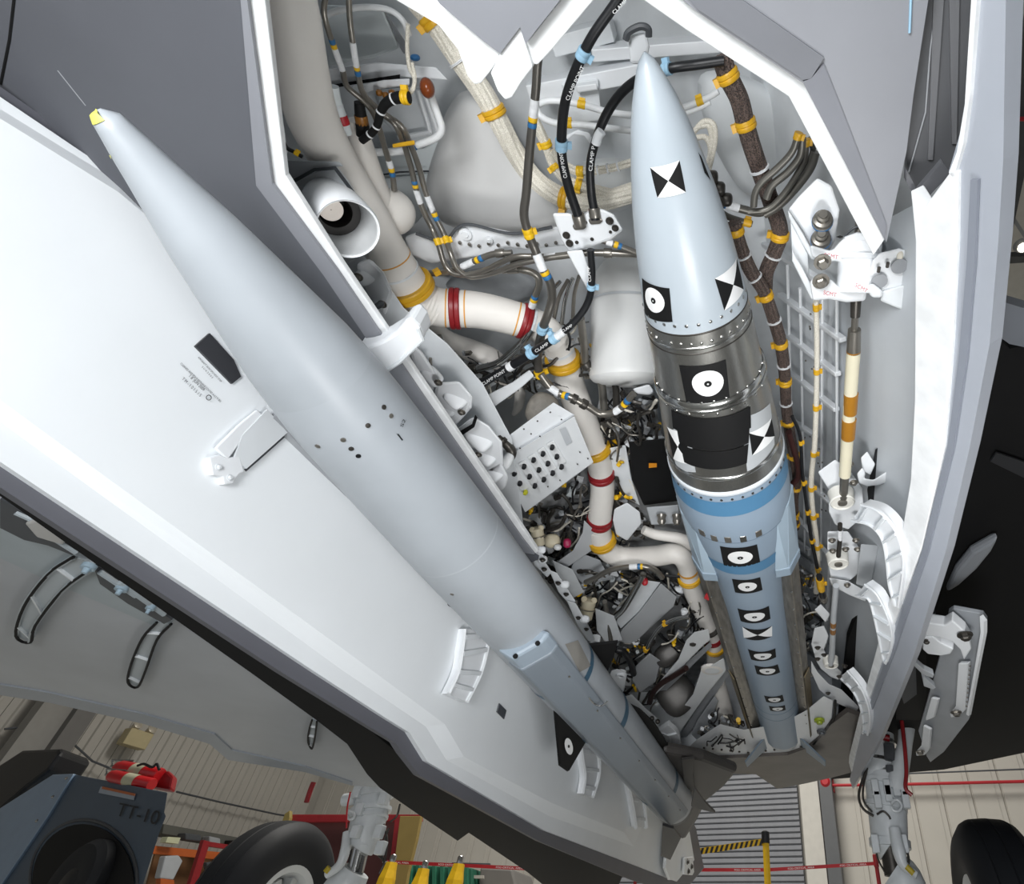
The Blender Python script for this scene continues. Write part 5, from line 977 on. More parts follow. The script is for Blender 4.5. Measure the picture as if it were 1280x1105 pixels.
SP('steel tube looping from the dark tee to the red-banded duct', [(628, 338, 1.16), (645, 336, 1.16), (668, 342, 1.16), (674, 354, 1.16), (669, 370, 1.16), (666, 380, 1.16)], 9, [(641, 336, 's', 14), (668, 371, 'b', 4), (668, 375, 'Y', 4), (666, 382, 'w', 8)])
SP('thick steel tube running level from the tee towards the manifold', [(640, 330, 1.15), (665, 323, 1.15), (700, 320, 1.15), (735, 316, 1.15), (800, 318, 1.15)], 9, [(688, 321, 'w', 14), (668, 323, 'Y', 4), (742, 316, 'b', 3), (760, 316, 's', 10)])
SP('short steel tube with yellow and blue tape left of the canister top', [(752, 300, 1.13), (770, 306, 1.13), (800, 318, 1.13)], 8, [(762, 303, 'w', 8), (770, 306, 'Y', 5), (775, 308, 'b', 4)])
SP('chrome tube crossing below the slim cream duct', [(575, 464, 1.12), (600, 460, 1.12), (622, 454, 1.12), (640, 440, 1.12), (655, 425, 1.12), (665, 412, 1.13)], 9, [(590, 462, 'd', 12)], mat=CHROME)
SP('steel tube rising from the dark elbow with yellow tape', [(590, 488, 1.09), (572, 478, 1.09), (560, 455, 1.09), (554, 435, 1.09), (548, 420, 1.09)], 8, [(556, 438, 'w', 14), (553, 431, 'Y', 4), (552, 427, 'b', 3)], mat=CHROME)
SP('slim steel tube along the left rim castings', [(535, 415, 1.12), (545, 440, 1.1), (560, 465, 1.08), (580, 490, 1.07)], 7)
SP('stubby dark steel elbow with hex fittings in the middle', [(582, 495, 1.06, 12), (596, 488, 1.06, 12), (606, 482, 1.06, 12)], 12, [(590, 491, 'd', 8)])
SP('steel tube with hex joint running under the cream duct to the right', [(676, 468, 1.08), (688, 484, 1.07), (700, 492, 1.07), (716, 498, 1.06), (735, 508, 1.06), (750, 517, 1.06), (765, 516, 1.06), (778, 508, 1.06), (792, 492, 1.06)], 9, [(692, 488, 'w', 14), (706, 493, 'Y', 4), (710, 495, 'b', 4), (718, 499, 'd', 7), (730, 505, 'd', 7), (772, 512, 'w', 10), (781, 505, 'Y', 4), (785, 501, 'b', 4)])
SP('dark tube down the left side of the white canister', [(726, 398, 1.17), (730, 430, 1.17), (732, 455, 1.17), (745, 465, 1.16), (752, 480, 1.15), (755, 510, 1.14)], 10, [(733, 456, 'd', 8), (750, 470, 'd', 7)])
SP('dark tube dropping below the white canister', [(768, 470, 1.16), (770, 490, 1.15), (771, 520, 1.14)], 9, mat=STEELD)
for k, (a, b) in enumerate((((710, 350), (692, 400)), ((716, 348), (702, 405)), ((724, 345), (716, 400)), ((700, 352), (684, 385)))):
    SP(('first', 'second', 'third', 'leftmost')[k] + ' of four thin parallel steel tubes behind the white wedge', [(*a, 1.2), ((a[0] + b[0]) / 2 - 2, (a[1] + b[1]) / 2 - 4, 1.2), (*b, 1.2)], 5, mat=CHROME if k % 2 else STEEL)
SP('white bracket tube across the pale panels with blue collar', [(452, 190, 1.2), (480, 190, 1.2), (508, 188, 1.2), (520, 182, 1.2), (545, 172, 1.2), (552, 160, 1.2), (546, 140, 1.2), (538, 118, 1.2)], 9, [(517, 183, 'b', 8)], mat=WH)
pl('yellow_clamp_block', 'flat yellow clamp block on the two bent steel tubes', [(490, 180, ), (518, 175), (519, 181), (491, 185)], 1.15, GOLD, .01, .002, 'clamp')
SP('thin dark steel tube along the left rim castings below the duct', [(480, 348, 1.12), (486, 365, 1.11), (492, 380, 1.1)], 6, [(483, 356, 'b', 7), (487, 366, 'Y', 6), (489, 372, 'b', 5)])
SP('slim dark tube with yellow band on the rim casting', [(538, 448, 1.0), (539, 465, 1.0), (541, 478, 1.0)], 4, [(538, 460, 'Y', 3), (538, 464, 'b', 3)])
# black laced bundle and amber fittings at the upper left
hose('black laced cable bundle bent beside the access panel', [(512, 122, 1.12, 14), (498, 122, 1.12, 14), (484, 128, 1.12, 12), (476, 140, 1.12, 10), (472, 155, 1.12, 9), (465, 166, 1.12, 9), (452, 176, 1.12, 9)], 11, BLACKM, [(492, 124, 't', 2), (476, 140, 't', 2), (473, 160, 't', 2), (462, 168, 't', 2), (507, 121, 'y', 9)])
SP('brown electrical plug with black boot at the upper left', [(449, 128, 1.14, 12), (451, 145, 1.14, 14), (453, 158, 1.14, 16), (450, 170, 1.14, 9)], 14, [(452, 150, 'n', 12)], mat=BLACKM)
lump('amber_fitting', 'amber hex fitting hanging below the toothed rim', 534, 110, 1.16, 9, 12, .02, M('#7a3a16', .25), 'fitting')
SP('white and red striped fitting beside the thick duct', [(416, 108, 1.1, 14), (420, 128, 1.1, 14), (428, 150, 1.1, 14), (434, 168, 1.1, 12)], 14, [(428, 150, 'R', 12), (422, 132, 'h', 4)], mat=WT)
hose('thin braided white cable looping to the yellow clamp', [(510, 30, 1.18), (509, 60, 1.18), (512, 85, 1.17), (518, 98, 1.16), (516, 112, 1.15), (508, 120, 1.14)], 5, CBRAID)
hose('second braided white strand beside the looping cable', [(515, 78, 1.17), (519, 100, 1.16), (512, 118, 1.15)], 4, CBRAID)
for k in range(4): lump('orange_connector', ('first', 'second', 'third', 'fourth')[k] + ' small orange-brown connector under the slim shelf, from the left', 474 + k * 8, 116 + (k % 2) * 3, 1.2, 4, 4, .01, BROWN, 'connector', sup=.8)
lump('blue_cap', 'small blue and amber cap near the toothed rim', 519, 72, 1.25, 6, 4, .01, BLUE, 'cap')
hose('white bent tube framing the front equipment box', [(398, 24, 1.2), (420, 14, 1.2), (455, 9, 1.2), (485, 12, 1.2), (503, 25, 1.2), (512, 45, 1.2)], 7, WH)
# cream braided bundles
def bundle(name, label, pts, w, mat, strands, bands, cat='cable bundle'):
    q = [P(*p[:3]) for p in pts]; path = smooth_path(q, 6); t = T(name, q[0], label, cat); r = wpx(w, q[len(q) // 2]) / 2
    for k in range(strands):
        a = 2 * math.pi * k / strands; pp = []; N_ = None
        for i, p in enumerate(path):
            Tn = (path[min(i + 1, len(path) - 1)] - path[max(i - 1, 0)]).normalized(); N_ = (Tn.orthogonal() if N_ is None else N_ - Tn * N_.dot(Tn)).normalized(); B = Tn.cross(N_); aa = a + i * .06
            pp.append(p + (N_ * math.cos(aa) + B * math.sin(aa)) * r * .55)
        MB().tube(pp, r * .46, 8).build('strand', mat, t)
    pr = [prj(x) for x in path]
    for bd in bands:
        u, v, k = bd[:3]; nm, mt, sc_, ln = BANDK[k]; i = min(range(len(pr)), key=lambda j: (pr[j][0] - u) ** 2 + (pr[j][1] - v) ** 2); i = min(i, len(path) - 2)
        d = (path[i + 1] - path[i]).normalized(); h = wpx(bd[3] if len(bd) > 3 else ln, path[i]) / 2; R = r * 1.08
        mb = MB().lathe(path[i] - d * h, d, [(0, R), (h * .25, R * 1.08), (h * .8, R * 1.08), (h, R * 1.0), (h * 1.2, R * 1.08), (h * 1.75, R * 1.08), (2 * h, R)], 20)
        if k in 'yg':
            s = V(path[i]).normalized().cross(d).normalized(); mb.box(path[i] + s * R * 1.15, (s, d, s.cross(d)), (min(R * .3, .007), min(h, .007), min(R * .25, .006)))
        mb.build(nm, mt, t)
    return t
bundle('braided_bundle', 'thick cream braided cable bundle sweeping down from the toothed rim', [(520, 0, 1.24), (545, 30, 1.24), (575, 75, 1.24), (605, 118, 1.24), (628, 160, 1.24), (645, 192, 1.24), (665, 220, 1.24), (690, 240, 1.23), (715, 250, 1.22), (750, 252, 1.22), (800, 238, 1.22)], 25, CBRAID, 8, [(532, 34, 'g', 14), (617, 137, 'g', 11), (708, 248, 'g', 10), (582, 72, 't', 3)])
bundle('braided_bundle', 'cream braided cable curving from the dark grey tube to the missile', [(668, 150, 1.23), (682, 180, 1.23), (692, 205, 1.23), (708, 224, 1.22), (740, 236, 1.22), (775, 244, 1.22), (800, 240, 1.22)], 13, CBRAID, 5, [(688, 180, 'y', 8), (698, 206, 'y', 7), (722, 233, 'y', 8)])
bundle('braided_bundle', 'cream spiral wrapped cable running right behind the black hoses', [(690, 188, 1.21), (706, 206, 1.21), (725, 214, 1.21), (760, 211, 1.21), (800, 200, 1.21)], 11, CBRAID, 4, [(727, 214, 'y', 9), (745, 212, 't'), (760, 210, 't'), (775, 207, 't')])
for k, q in enumerate((((866, 166), (880, 152), (892, 156), (894, 175), (890, 195), (886, 212)), ((870, 172), (882, 172), (888, 185), (886, 205)), ((873, 158), (886, 158), (890, 180), (884, 210)))):
    hose(('outer', 'inner', 'middle')[k] + ' cream strand of the braided loop right of the missile nose', [(*p, 1.2) for p in q], 7, CBRAID)
pl('white_loop_bracket', 'thin white looped bracket between the two black hoses', [(706, 170), (722, 162), (736, 166), (744, 178), (738, 180), (730, 170), (718, 168), (708, 176)], 1.17, WHITE, .01, .002, 'bracket')
pipe('hose_saddle', 'white saddle clamp with bolt on the second black hose', [(745, 180, 1.13), (748, 170, 1.13), (752, 164, 1.13)], 12, WHITE, cat='clamp')
# brown harnesses
hz = lambda z, pts: [(u, v, z) for u, v in pts]
bundle('brown_harness', 'thick brown braided harness with yellow clamps at the upper right', hz(1.14, [(902, 70), (910, 95), (924, 125), (932, 155), (942, 190), (953, 222), (965, 255), (975, 290), (968, 315), (958, 340), (956, 362)]), 22, HARN, 7, [(908, 98, 'g', 13), (931, 158, 'g', 12), (978, 297, 'g', 10), (950, 210, 't', 3), (964, 320, 't', 2)])
bundle('brown_harness', 'long brown braided harness running down beside the metal missile body', hz(1.10, [(917, 278), (926, 310), (938, 338), (955, 365), (966, 395), (976, 430), (981, 470), (983, 510), (988, 545), (994, 580), (996, 602), (992, 625), (994, 660)]), 15, HARN, 6, [(920, 290, 'g', 9), (958, 368, 'g', 9), (978, 432, 'g', 8), (981, 480, 'g', 9), (986, 526, 'g', 7), (989, 570, 'g', 7), (994, 610, 'g', 6), (995, 640, 'g', 6), (996, 662, 'g', 5), (930, 318, 't', 2), (943, 345, 't', 2), (967, 400, 't', 2), (980, 458, 't', 2), (982, 502, 't', 2)])
GT = M('#6a6862', .38, .5)
for k, (q, w_) in enumerate(((((998, 168), (990, 190), (972, 210), (952, 228), (944, 242), (942, 258)), 9), (((1003, 172), (1000, 195), (985, 215), (965, 232), (958, 248)), 10), (((1008, 175), (1005, 200), (990, 228), (975, 248), (958, 262), (935, 265)), 8), (((1020, 190), (1012, 212), (992, 238), (972, 258), (955, 268)), 11), (((1012, 172), (1016, 190), (1004, 215), (990, 235)), 8), (((905, 255), (930, 262), (950, 266), (965, 258), (985, 240)), 10), (((890, 250), (905, 268), (925, 276), (940, 280)), 8))):
    hose(('first', 'second', 'third', 'fourth', 'fifth', 'labelled sixth', 'lowest')[k] + ' of the dark grey hoses fanning out beside the upper harness', [(*p, 1.08 + .01 * k) for p in q], w_, GT, ([(915, 258, 'w', 18), (911, 255, 'Y', 5), (908, 254, 'b', 4)] if k == 5 else [(934, 278, 'g', 10)] if k == 6 else [(998, 170, 'g', 9)] if k == 0 else [(1007, 178, 'g', 9)] if k == 2 else ''))
for k in range(3): lump('dark_coupling', ('upper', 'middle', 'lower')[k] + ' dark coupling cluster beside the missile nose shoulder', 890 + 9 * k, 222 + 14 * k, 1.12, 8, 9, .02, STEELD, 'coupling', sup=.7)
hose('short blue and yellow taped tube beside the missile shoulder', [(878, 218, 1.14), (892, 230, 1.14), (905, 248, 1.14)], 8, GT, [(886, 224, 'w', 6), (893, 232, 'Y', 4), (897, 236, 'b', 4)])
hose('cream translucent cable with yellow clamps on the ribbed wall', hz(1.05, [(1020, 376), (1021, 420), (1021, 465), (1020, 515), (1018, 560), (1014, 600), (1016, 640), (1022, 690), (1020, 740)]), 7, CBRAID, [(1020, 384, 'g', 8), (1021, 464, 'g', 6), (1020, 509, 'g', 6), (1018, 567, 'g', 5), (1013, 610, 'g', 5), (1016, 645, 'g', 5), (1021, 683, 'g', 5)])
hose('thin black cable with yellow clamps below the cream cable', hz(1.02, [(990, 520), (1000, 545), (1003, 590), (1008, 630), (1014, 672), (1022, 712), (1026, 735)]), 4.5, BLACK, [(1003, 553, 'g', 5), (1007, 603, 'g', 5), (1010, 640, 'g', 5), (1016, 676, 'g', 4), (1023, 712, 'g', 5), (1027, 725, 'g', 12)])
hose('dark maroon cable descending below the brown harness', hz(1.06, [(986, 540), (996, 575), (998, 596), (988, 612), (990, 650), (994, 690)]), 8, M('#3a1d1a', .5), [(988, 612, 'g', 5), (991, 648, 'g', 5)])

# ================================================================== RIGHT SIDE: hinges, strut, goosenecks
X1 = lambda z: Pz(z)
t = T('upper_hinge_fitting', P(1030, 290, .99), 'large white hinge fitting with two tall bolts at the upper right of the bay', 'hinge')
pl('fitting_plate', None, [(985, 262), (1000, 244), (1022, 222), (1040, 232), (1050, 262), (1044, 300), (1038, 314), (1016, 314), (1004, 290)], 1.00, WHITE, .03, .004, parent=t)
pl('clevis_upper', None, [(1012, 306), (1040, 314), (1055, 296), (1072, 290), (1098, 294), (1104, 306), (1102, 322), (1088, 334), (1060, 334), (1046, 326), (1030, 328), (1014, 320)], .96, WHITE, .02, .005, parent=t)
pl('clevis_lower', None, [(1012, 352), (1018, 346), (1040, 350), (1050, 360), (1084, 364), (1082, 376), (1058, 378), (1036, 374), (1016, 376)], .93, WHITE, .02, .005, parent=t)
pa, pb = P(1076, 302, .99), P(1070, 366, .94); r = wpx(26, pa)
MB().tube([pa + V((.98 * r * math.cos(a), 1.02 * r * math.sin(a), -.012)) for a in [math.pi * k / 14 for k in range(3, 24)]], .0022, 6).build('dark_ring', GREYD, t)
MB().lathe(pa, pb - pa, [(0, r * .6), (.002, r), (.02, r), (.022, r * 1.1), (.03, r * 1.1), (.032, r), ((pb - pa).length, r * .95)], 36).build('knuckle', WHITE, t); MB().lathe(pa - (pb - pa) * .05, pb - pa, [(0, r * .35), (.01, r * .5), (.012, r * .7)], 30).build('knuckle_boss', WHITE, t)
pl('flange_edge', None, [(985, 262), (1004, 292), (1018, 318), (1034, 326), (1028, 330), (1014, 324), (1000, 300), (986, 272)], .975, WHITE2, .01, .003, parent=t); pl('flange_edge', None, [(990, 312), (1004, 336), (1018, 364), (1034, 370), (1028, 376), (1014, 374), (1002, 350), (990, 326)], .955, WHITE2, .01, .003, parent=t)
pl('web', None, [(988, 276), (1010, 318), (1012, 350), (990, 318)], .985, WHITE2, .01, .002, parent=t)
for u, v in ((1028, 277), (1026, 300)):
    p = P(u, v, .985); bd_ = -UP * .75 - AFT; MB().lathe(p, bd_, [(0, .018), (.003, .018), (.004, .0165), (.012, .016), (.014, .011), (.022, .0105), (.024, .007), (.028, .007)], 18).build('tall_bolt', STEEL, t); MB().lathe(p, bd_, [(-.002, .0185), (.002, .0185)], 18).build('blue_sealant', BLUE, t)
for u, v in ((1026, 351), (1028, 327)): bolt(t, P(u, v, .925), -UP, .010, STEEL)
pl('slot', None, [(1045, 296), (1050, 294), (1056, 296), (1050, 298)], .955, BLACKM, .004, 0, parent=t)
for s_, a, b, z in (('SCMT', (1030, 321), (1047, 324), .925), ('SCMT', (1029, 368), (1045, 371), .90), ('SCMT', (1068, 358), (1083, 366), .885)): lettering(s_, a, b, Pz(z), 5, REDINK, t)
t = T('side_hinge_arm', P(1110, 340, .93), 'white side arm with two flush fasteners joining the right door', 'hinge')
pl('arm_plate', None, [(1090, 326), (1100, 316), (1124, 310), (1140, 314), (1144, 348), (1134, 368), (1110, 372), (1086, 366), (1084, 350)], .93, WHITE, .02, .004, parent=t)
pl('arm_flange', None, [(1102, 364), (1144, 352), (1146, 404), (1138, 392), (1100, 376)], .925, WHITE2, .02, .004, parent=t)
pl('arm_tongue', None, [(1084, 356), (1092, 354), (1104, 364), (1102, 372), (1090, 372), (1084, 364)], .915, WHITE, .01, .004, parent=t)
for u, v in ((1099, 351), (1124, 332)): MB().lathe(P(u, v, .925), -UP, [(0, .014), (.003, .014), (.0035, .005)], 20).build('flush_fastener', GREY, t)
for u, v in ((1098, 340), (1109, 334)): MB().tube([P(u, v, .92), P(u + 1, v - 6, .92)], .003, 6).build('dark_clip', STEELD, t)
lump('sealant_blob', None, 1125, 320, .925, 4, 7, .004, M('#e3ddcf', .5), parent=t)
t = T('door_drive_strut', P(1066, 450, .98), 'long white strut with two brown bands and steel ends at right', 'strut')
sp = [(1076, 268, .99), (1072, 300, .985)]
def seg(name, a, b, w1, w2, mat, parent, sg=20):
    A, B = P(*a), P(*b); d = B - A; MB().lathe(A, d, [(0, wpx(w1, A) / 2), (d.length, wpx(w2, B) / 2)], sg).build(name, mat, parent); return A, B
seg('steel_rod', (1076, 262, 1.0), (1073, 308, .975), 12, 12, STEEL, t); seg('universal_joint', (1070, 372, .97), (1069, 396, .96), 14, 12, STEELD, t); seg('steel_neck', (1069, 394, .96), (1068, 414, .96), 9, 9, STEEL, t); seg('steel_end', (1068, 412, .96), (1067, 440, .955), 16, 18, STEEL, t)
seg('white_tube', (1067, 438, .955), (1056, 594, .93), 17.5, 14.5, BONE, t, 28)
for a, b, k in (((1064, 492), (1062.5, 516), 0), ((1061.5, 524), (1060, 547), 0), ((1067, 438), (1066.8, 441), 0)):
    f = lambda q: .955 - .025 * (q[1] - 438) / 156
    seg('brown_band', (*a, f(a)), (*b, f(b)), 18, 17, M('#a4701f', .35), t, 28)
seg('steel_end', (1056, 592, .93), (1054, 622, .925), 12, 10, STEEL, t)
def disc(label, u, v, z, r, tall=.02):
    tt = T('hinge_bearing', P(u, v, z), label, 'bearing'); p = P(u, v, z); R = wpx(r, p)
    MB().lathe(p, UP, [(0, R * .45), (0, R * .82), (-.003, R * .9), (0, R), (tall, R * 1.02), (tall * 1.5, R * 1.08)], 36).build('bearing_ring', M('#e4e2da', .4), tt); MB().lathe(p, UP, [(-.001, R * .93), (.002, R * .93), (.002, R * .86), (-.001, R * .86)], 36, False).build('dark_groove', GREYD, tt)
    MB().lathe(p, -UP, [(-.004, R * .4), (.004, R * .38), (.006, R * .25)], 24).build('centre', STEEL, tt); return tt
disc('round cream bearing at the foot of the banded strut', 1053, 628, .92, 15.5); disc('round cream bearing below the thin steel link', 1048, 705, .92, 13); disc('small round cream bearing at the aft end of the bay', 1039, 832, .90, 9)
t = T('bearing_bracket', P(1045, 640, .96), 'white bolted bracket carrying the two upper bearings', 'bracket')
pl('bracket_plate', None, [(1022, 590), (1044, 574), (1064, 590), (1078, 610), (1080, 632), (1072, 652), (1060, 662), (1044, 656), (1036, 640), (1036, 612)], .965, WHITE, .03, .004, parent=t)
pl('bracket_plate', None, [(1034, 664), (1060, 664), (1078, 690), (1074, 716), (1062, 726), (1038, 722), (1034, 700)], .96, WHITE, .03, .004, parent=t)
pl('bracket_foot', None, [(1036, 722), (1060, 726), (1084, 740), (1082, 752), (1062, 744), (1040, 732)], .94, WHITE, .02, .003, parent=t)
for u, v in ((1067, 603), (1040, 675), (1057, 686), (1041, 688), (1072, 686), (1059, 731), (1072, 648), (1062, 580), (1070, 675)): bolt(t, P(u, v, .935), -UP, .007, STEEL)
SP('thin steel link rod between the two upper cream bearings', hz(.915, [(1050, 655), (1050, 672), (1048, 695)]), 6, [(1049, 668, 'w', 12)], mat=STEELD)
SP('long thin grey rod with two brown bands at the aft right', hz(.905, [(1045, 732), (1042, 770), (1040, 815), (1038, 830)]), 7.5, [(1041, 780, 'n', 6), (1041, 788, 'n', 6)], mat=GREYB)
t = T('gooseneck_hook', P(1090, 585, .93), 'white hooked door arm in front of a black slot at right', 'hinge')
pl('hook', None, [(1071, 592), (1078, 584), (1082, 592), (1080, 598), (1092, 600), (1104, 592), (1110, 588), (1110, 602), (1100, 606), (1084, 608), (1074, 604)], .925, WHITE, .015, .004, parent=t)
pl('hook_plate', None, [(1076, 572), (1084, 564), (1094, 580), (1088, 594), (1078, 588)], .95, WHITE, .01, .003, parent=t)
pl('dark_slot', None, [(1094, 562), (1100, 558), (1102, 570), (1098, 640), (1086, 632), (1084, 612)], .96, BLACK, .01, 0, parent=t)
PG1 = Pab((.13, .90), (.25, .72))
rib_arm('big white gooseneck arm holding the right bay door, upper', ([(1066, 650), (1088, 655), (1104, 672), (1110, 700), (1113, 730), (1120, 756)], [(1078, 630), (1100, 638), (1120, 660), (1130, 690), (1130, 720), (1124, 758)]), PG1, (.02, 0, .012), 6, RDOOR)
pl('gooseneck_web', 'flat grey web plate between the two big goosenecks', [(1076, 680), (1098, 682), (1088, 736), (1070, 730)], .93, GREYB, .01, .002, 'plate')
rib_arm('big white gooseneck arm holding the right bay door, middle', ([(1070, 744), (1086, 748), (1092, 764), (1098, 790), (1104, 820), (1107, 828)], [(1082, 730), (1098, 744), (1112, 775), (1116, 800), (1112, 818), (1108, 829)]), PG1, (.02, 0, .012), 6, RDOOR)
rib_arm('smaller white gooseneck arm at the aft right corner', ([(1050, 846), (1066, 862), (1076, 882), (1080, 905), (1079, 916)], [(1060, 838), (1076, 858), (1086, 882), (1088, 902), (1085, 918)]), PG1, (.02, 0, .012), 6, RDOOR)
t = T('aft_hinge_bracket', P(1025, 820, .92), 'long white curved bracket at the aft right of the bay', 'bracket')
pl('bracket_plate', None, [(1018, 785), (1030, 782), (1036, 795), (1030, 812), (1036, 826), (1052, 840), (1048, 850), (1038, 846), (1026, 836), (1020, 826), (1014, 805)], .925, WHITE, .02, .003, parent=t)
pl('bracket_arm', None, [(1014, 826), (1022, 840), (1036, 855), (1052, 862), (1074, 884), (1070, 890), (1040, 876), (1024, 862), (1014, 840)], .905, WHITE, .02, .003, parent=t)
for u, v in ((1022, 809), (1022, 823), (1035, 866), (1056, 832), (1049, 845), (1030, 818)): bolt(t, P(u, v, .89), -UP, .007, STEELD)
pl('striped_connector', 'white drilled connector plate above the aft right bracket', [(1018, 762), (1026, 755), (1038, 768), (1032, 778)], .93, WHITE, .02, .003, 'connector')
hose('black and yellow plug hanging above the drilled connector plate', hz(.95, [(1024, 720), (1027, 738), (1030, 752)]), 8, BLACK, [(1026, 730, 'g', 14), (1029, 748, 's', 4)])
# ================================================================== AFT END OF THE BAY
t = T('aft_rim_shelf', P(950, 925, .87), 'white shelf around the aft end of the bay', 'shelf')
pl('shelf_plate', None, [(845, 948), (870, 925), (900, 905), (930, 912), (975, 905), (1008, 888), (1030, 870), (1042, 876), (1040, 898), (1026, 918), (1004, 936), (960, 944), (900, 952), (866, 962)], .875, WHITE, .03, .006, parent=t)
MB().tube(smooth_path([P(u, v, .868) for u, v in ((866, 964), (905, 953), (960, 946), (1004, 938), (1028, 920), (1042, 898), (1044, 876))]), .006, 8).build('edge_seal', BLACKM, t)
for u, v in ((1024, 899), (1027, 913)): MB().lathe(P(u, v, .87), -UP, [(0, .022), (.01, .022), (.012, .014), (.02, .012)], 20).build('plug', M('#8a9a22', .4) if v < 905 else GREYD, t)
for k in range(14): bolt(t, P(880 + k * 11, 940 - abs(k - 5) * 1.2, .87), -UP, .006, STEELD, 'bolt', False)
t = T('diagonal_beam', P(850, 830, 1.0), 'narrow white diagonal beam with bolt near the aft end', 'beam')
pl('beam_body', None, [(858, 800), (868, 790), (886, 786), (888, 800), (880, 806), (862, 824), (820, 868), (816, 862), (848, 824)], 0.985, M('#dfe2e4', .45), .04, .004, parent=t); bolt(t, P(866, 802, .995), -UP, .014, STEELD); pl('beam_flange', None, [(888, 802), (890, 808), (824, 872), (819, 868), (862, 825)], 1.01, GREY, .02, .001, parent=t)
t = T('diagonal_beam', P(870, 860, .98), 'wide white diagonal beam under the short duct collar', 'beam')
pl('beam_body', None, [(905, 822), (908, 838), (882, 870), (852, 912), (842, 930), (828, 920), (838, 904), (866, 868), (876, 838), (892, 830)], .955, M('#e0e3e5', .45), .05, .005, parent=t)
pl('beam_flange', None, [(908, 838), (912, 842), (848, 936), (842, 930), (882, 870)], .98, GREY, .03, .001, parent=t); MB().lathe(P(890, 835, .965), -UP, [(0, .045), (.01, .045), (.012, .03)], 30, False).build('duct_collar', CREAM, t)
pl('diagonal_beam', 'pale grey boxed rail behind the wide diagonal beam', [(893, 870), (898, 876), (876, 930), (864, 918), (872, 900)], .96, GREYB, .04, .003, 'beam')
for k, (u, v, z, a, b, ro) in enumerate(((846, 868, .995, 24, 24, .9), (838, 815, 1.03, 22, 14, -.6))):
    lump('dark_tank', ('dark glossy bladder tank between the diagonal beams', 'dark rounded tank above the narrow diagonal beam')[k], u, v, z, a, b, .05, M('#4d4b49', .45, .4, var=.2), 'tank', ro, .7)
pl('riveted_panel', 'grey riveted panel in the lower middle of the bay', [(826, 729), (846, 746), (842, 758), (812, 786), (790, 806), (770, 800), (778, 786), (800, 764)], 1.06, M('#b2b5b8', .45), .02, .003)
pl('equipment_box', 'white tray box above the grey riveted panel', [(800, 724), (826, 728), (800, 764), (776, 786), (770, 778), (782, 748)], 1.07, WHITE2, .03, .003, 'box')
for k in range(18): bolt(None, P(826 - k * 2.6, 740 + k * 2.9, 1.075), -UP, .0028, CHROME, 'panel_rivet', False) and None
_pr = T('rivet_row', P(805, 765, 1.08), 'row of bright rivets on the grey riveted panel', 'rivets')
for o in [o for o in COL.objects if o.name.startswith('panel_rivet')]: o.name = 'rivet'; par(o, _pr)
pl('lower_box', 'grey riveted box beneath the long cable run', [(795, 832), (812, 816), (826, 826), (820, 852), (800, 866), (790, 850)], 1.0, M('#adb0b3', .45), .03, .004, 'box')
pl('slanted_box', 'pale grey slanted box left of the cream duct bend', [(730, 650), (748, 668), (746, 684), (702, 714), (694, 704), (716, 688), (728, 666)], 1.11, M('#c3c6c9', .45), .03, .003, 'box')
t = T('terminal_box', P(825, 640, 1.1), 'white terminal box with two steel knobs beside the missile intake', 'box')
pl('box_face', None, [(808, 634), (848, 631), (850, 654), (814, 656)], 1.1, GREYB, .03, .003, parent=t)
for u in (827, 846): MB().lathe(P(u, 644, 1.09), -UP + AFT * .3, [(0, .016), (.01, .012), (.02, .014), (.03, .008)], 14).build('knob', STEEL, t)
pl('black_equipment', 'matt black equipment box with orange label beside the missile', [(786, 552), (832, 548), (842, 585), (850, 626), (805, 632), (790, 600)], 1.14, BLACKM, .04, .004, 'box')
pl('orange_label', 'small orange label on the matt black equipment box', [(811, 579), (821, 579), (821, 584), (811, 585)], 1.125, M('#d88a1c', .5), .002, 0, 'label')
pl('valve_block', 'white machined valve block right of the cream duct', [(768, 636), (784, 628), (800, 640), (802, 654), (784, 676), (770, 668), (766, 650)], 1.12, WHITE, .03, .005, 'block')
def valve(label, u, v, z, ang, s):
    t = T('cream_valve', P(u, v, z), label, 'valve'); p = P(u, v, z); e = P(u + 10 * math.cos(ang), v + 10 * math.sin(ang), z) - p; vd = V(p).normalized(); e = (e - vd * e.dot(vd) * .85).normalized(); r = wpx(s, p)
    MB().lathe(p - e * r * 1.8, e, [(0, r * .75), (r * .1, r * .85), (r * 1.3, r * .9), (r * 1.4, r * 1.25), (r * 1.55, r * 1.25), (r * 1.6, r), (r * 2.7, r * 1.0), (r * 2.8, r * 1.1), (r * 3, r * .6)], 24).build('valve_body', M('#d9cfb4', .45), t)
    MB().lathe(p - e * r * .35, e, [(0, r * 1.3), (r * .12, r * 1.3)], 24).build('band_clamp', STEEL, t)
    for k in (-1, 1): MB().lathe(p + e * r * .9 + e.cross(V(p).normalized()) * r * .7 * k, -V(p).normalized(), [(0, r * .45), (r * .8, r * .42), (r * .9, r * .2)], 16).build('port', M('#d3c8ac', .5), t)
    return t
valve('cream plastic valve at the left edge of the pipe tangle', 672, 668, 1.08, -1.75, 8); valve('tall cream plastic valve in the lower middle', 735, 758, 1.06, -1.4, 9)
t = T('cream_valve', P(690, 680, 1.1), 'small cream valve with magenta ended plug', 'valve')
lump('valve_body', None, 690, 676, 1.10, 10, 9, .02, M('#d9cfb4', .45), parent=t, sup=.8); lump('magenta_plug', None, 709, 679, 1.08, 5, 6, .012, M('#a01c4c', .4), parent=t, sup=.8); lump('white_plug', None, 697, 684, 1.08, 5, 4, .01, WH, parent=t)
lump('red_cap', 'tiny glossy red cap above the white tray box', 806, 727, 1.06, 4, 5, .01, BRED, 'cap', sup=.8)  # plain small red cap, its purpose is not known
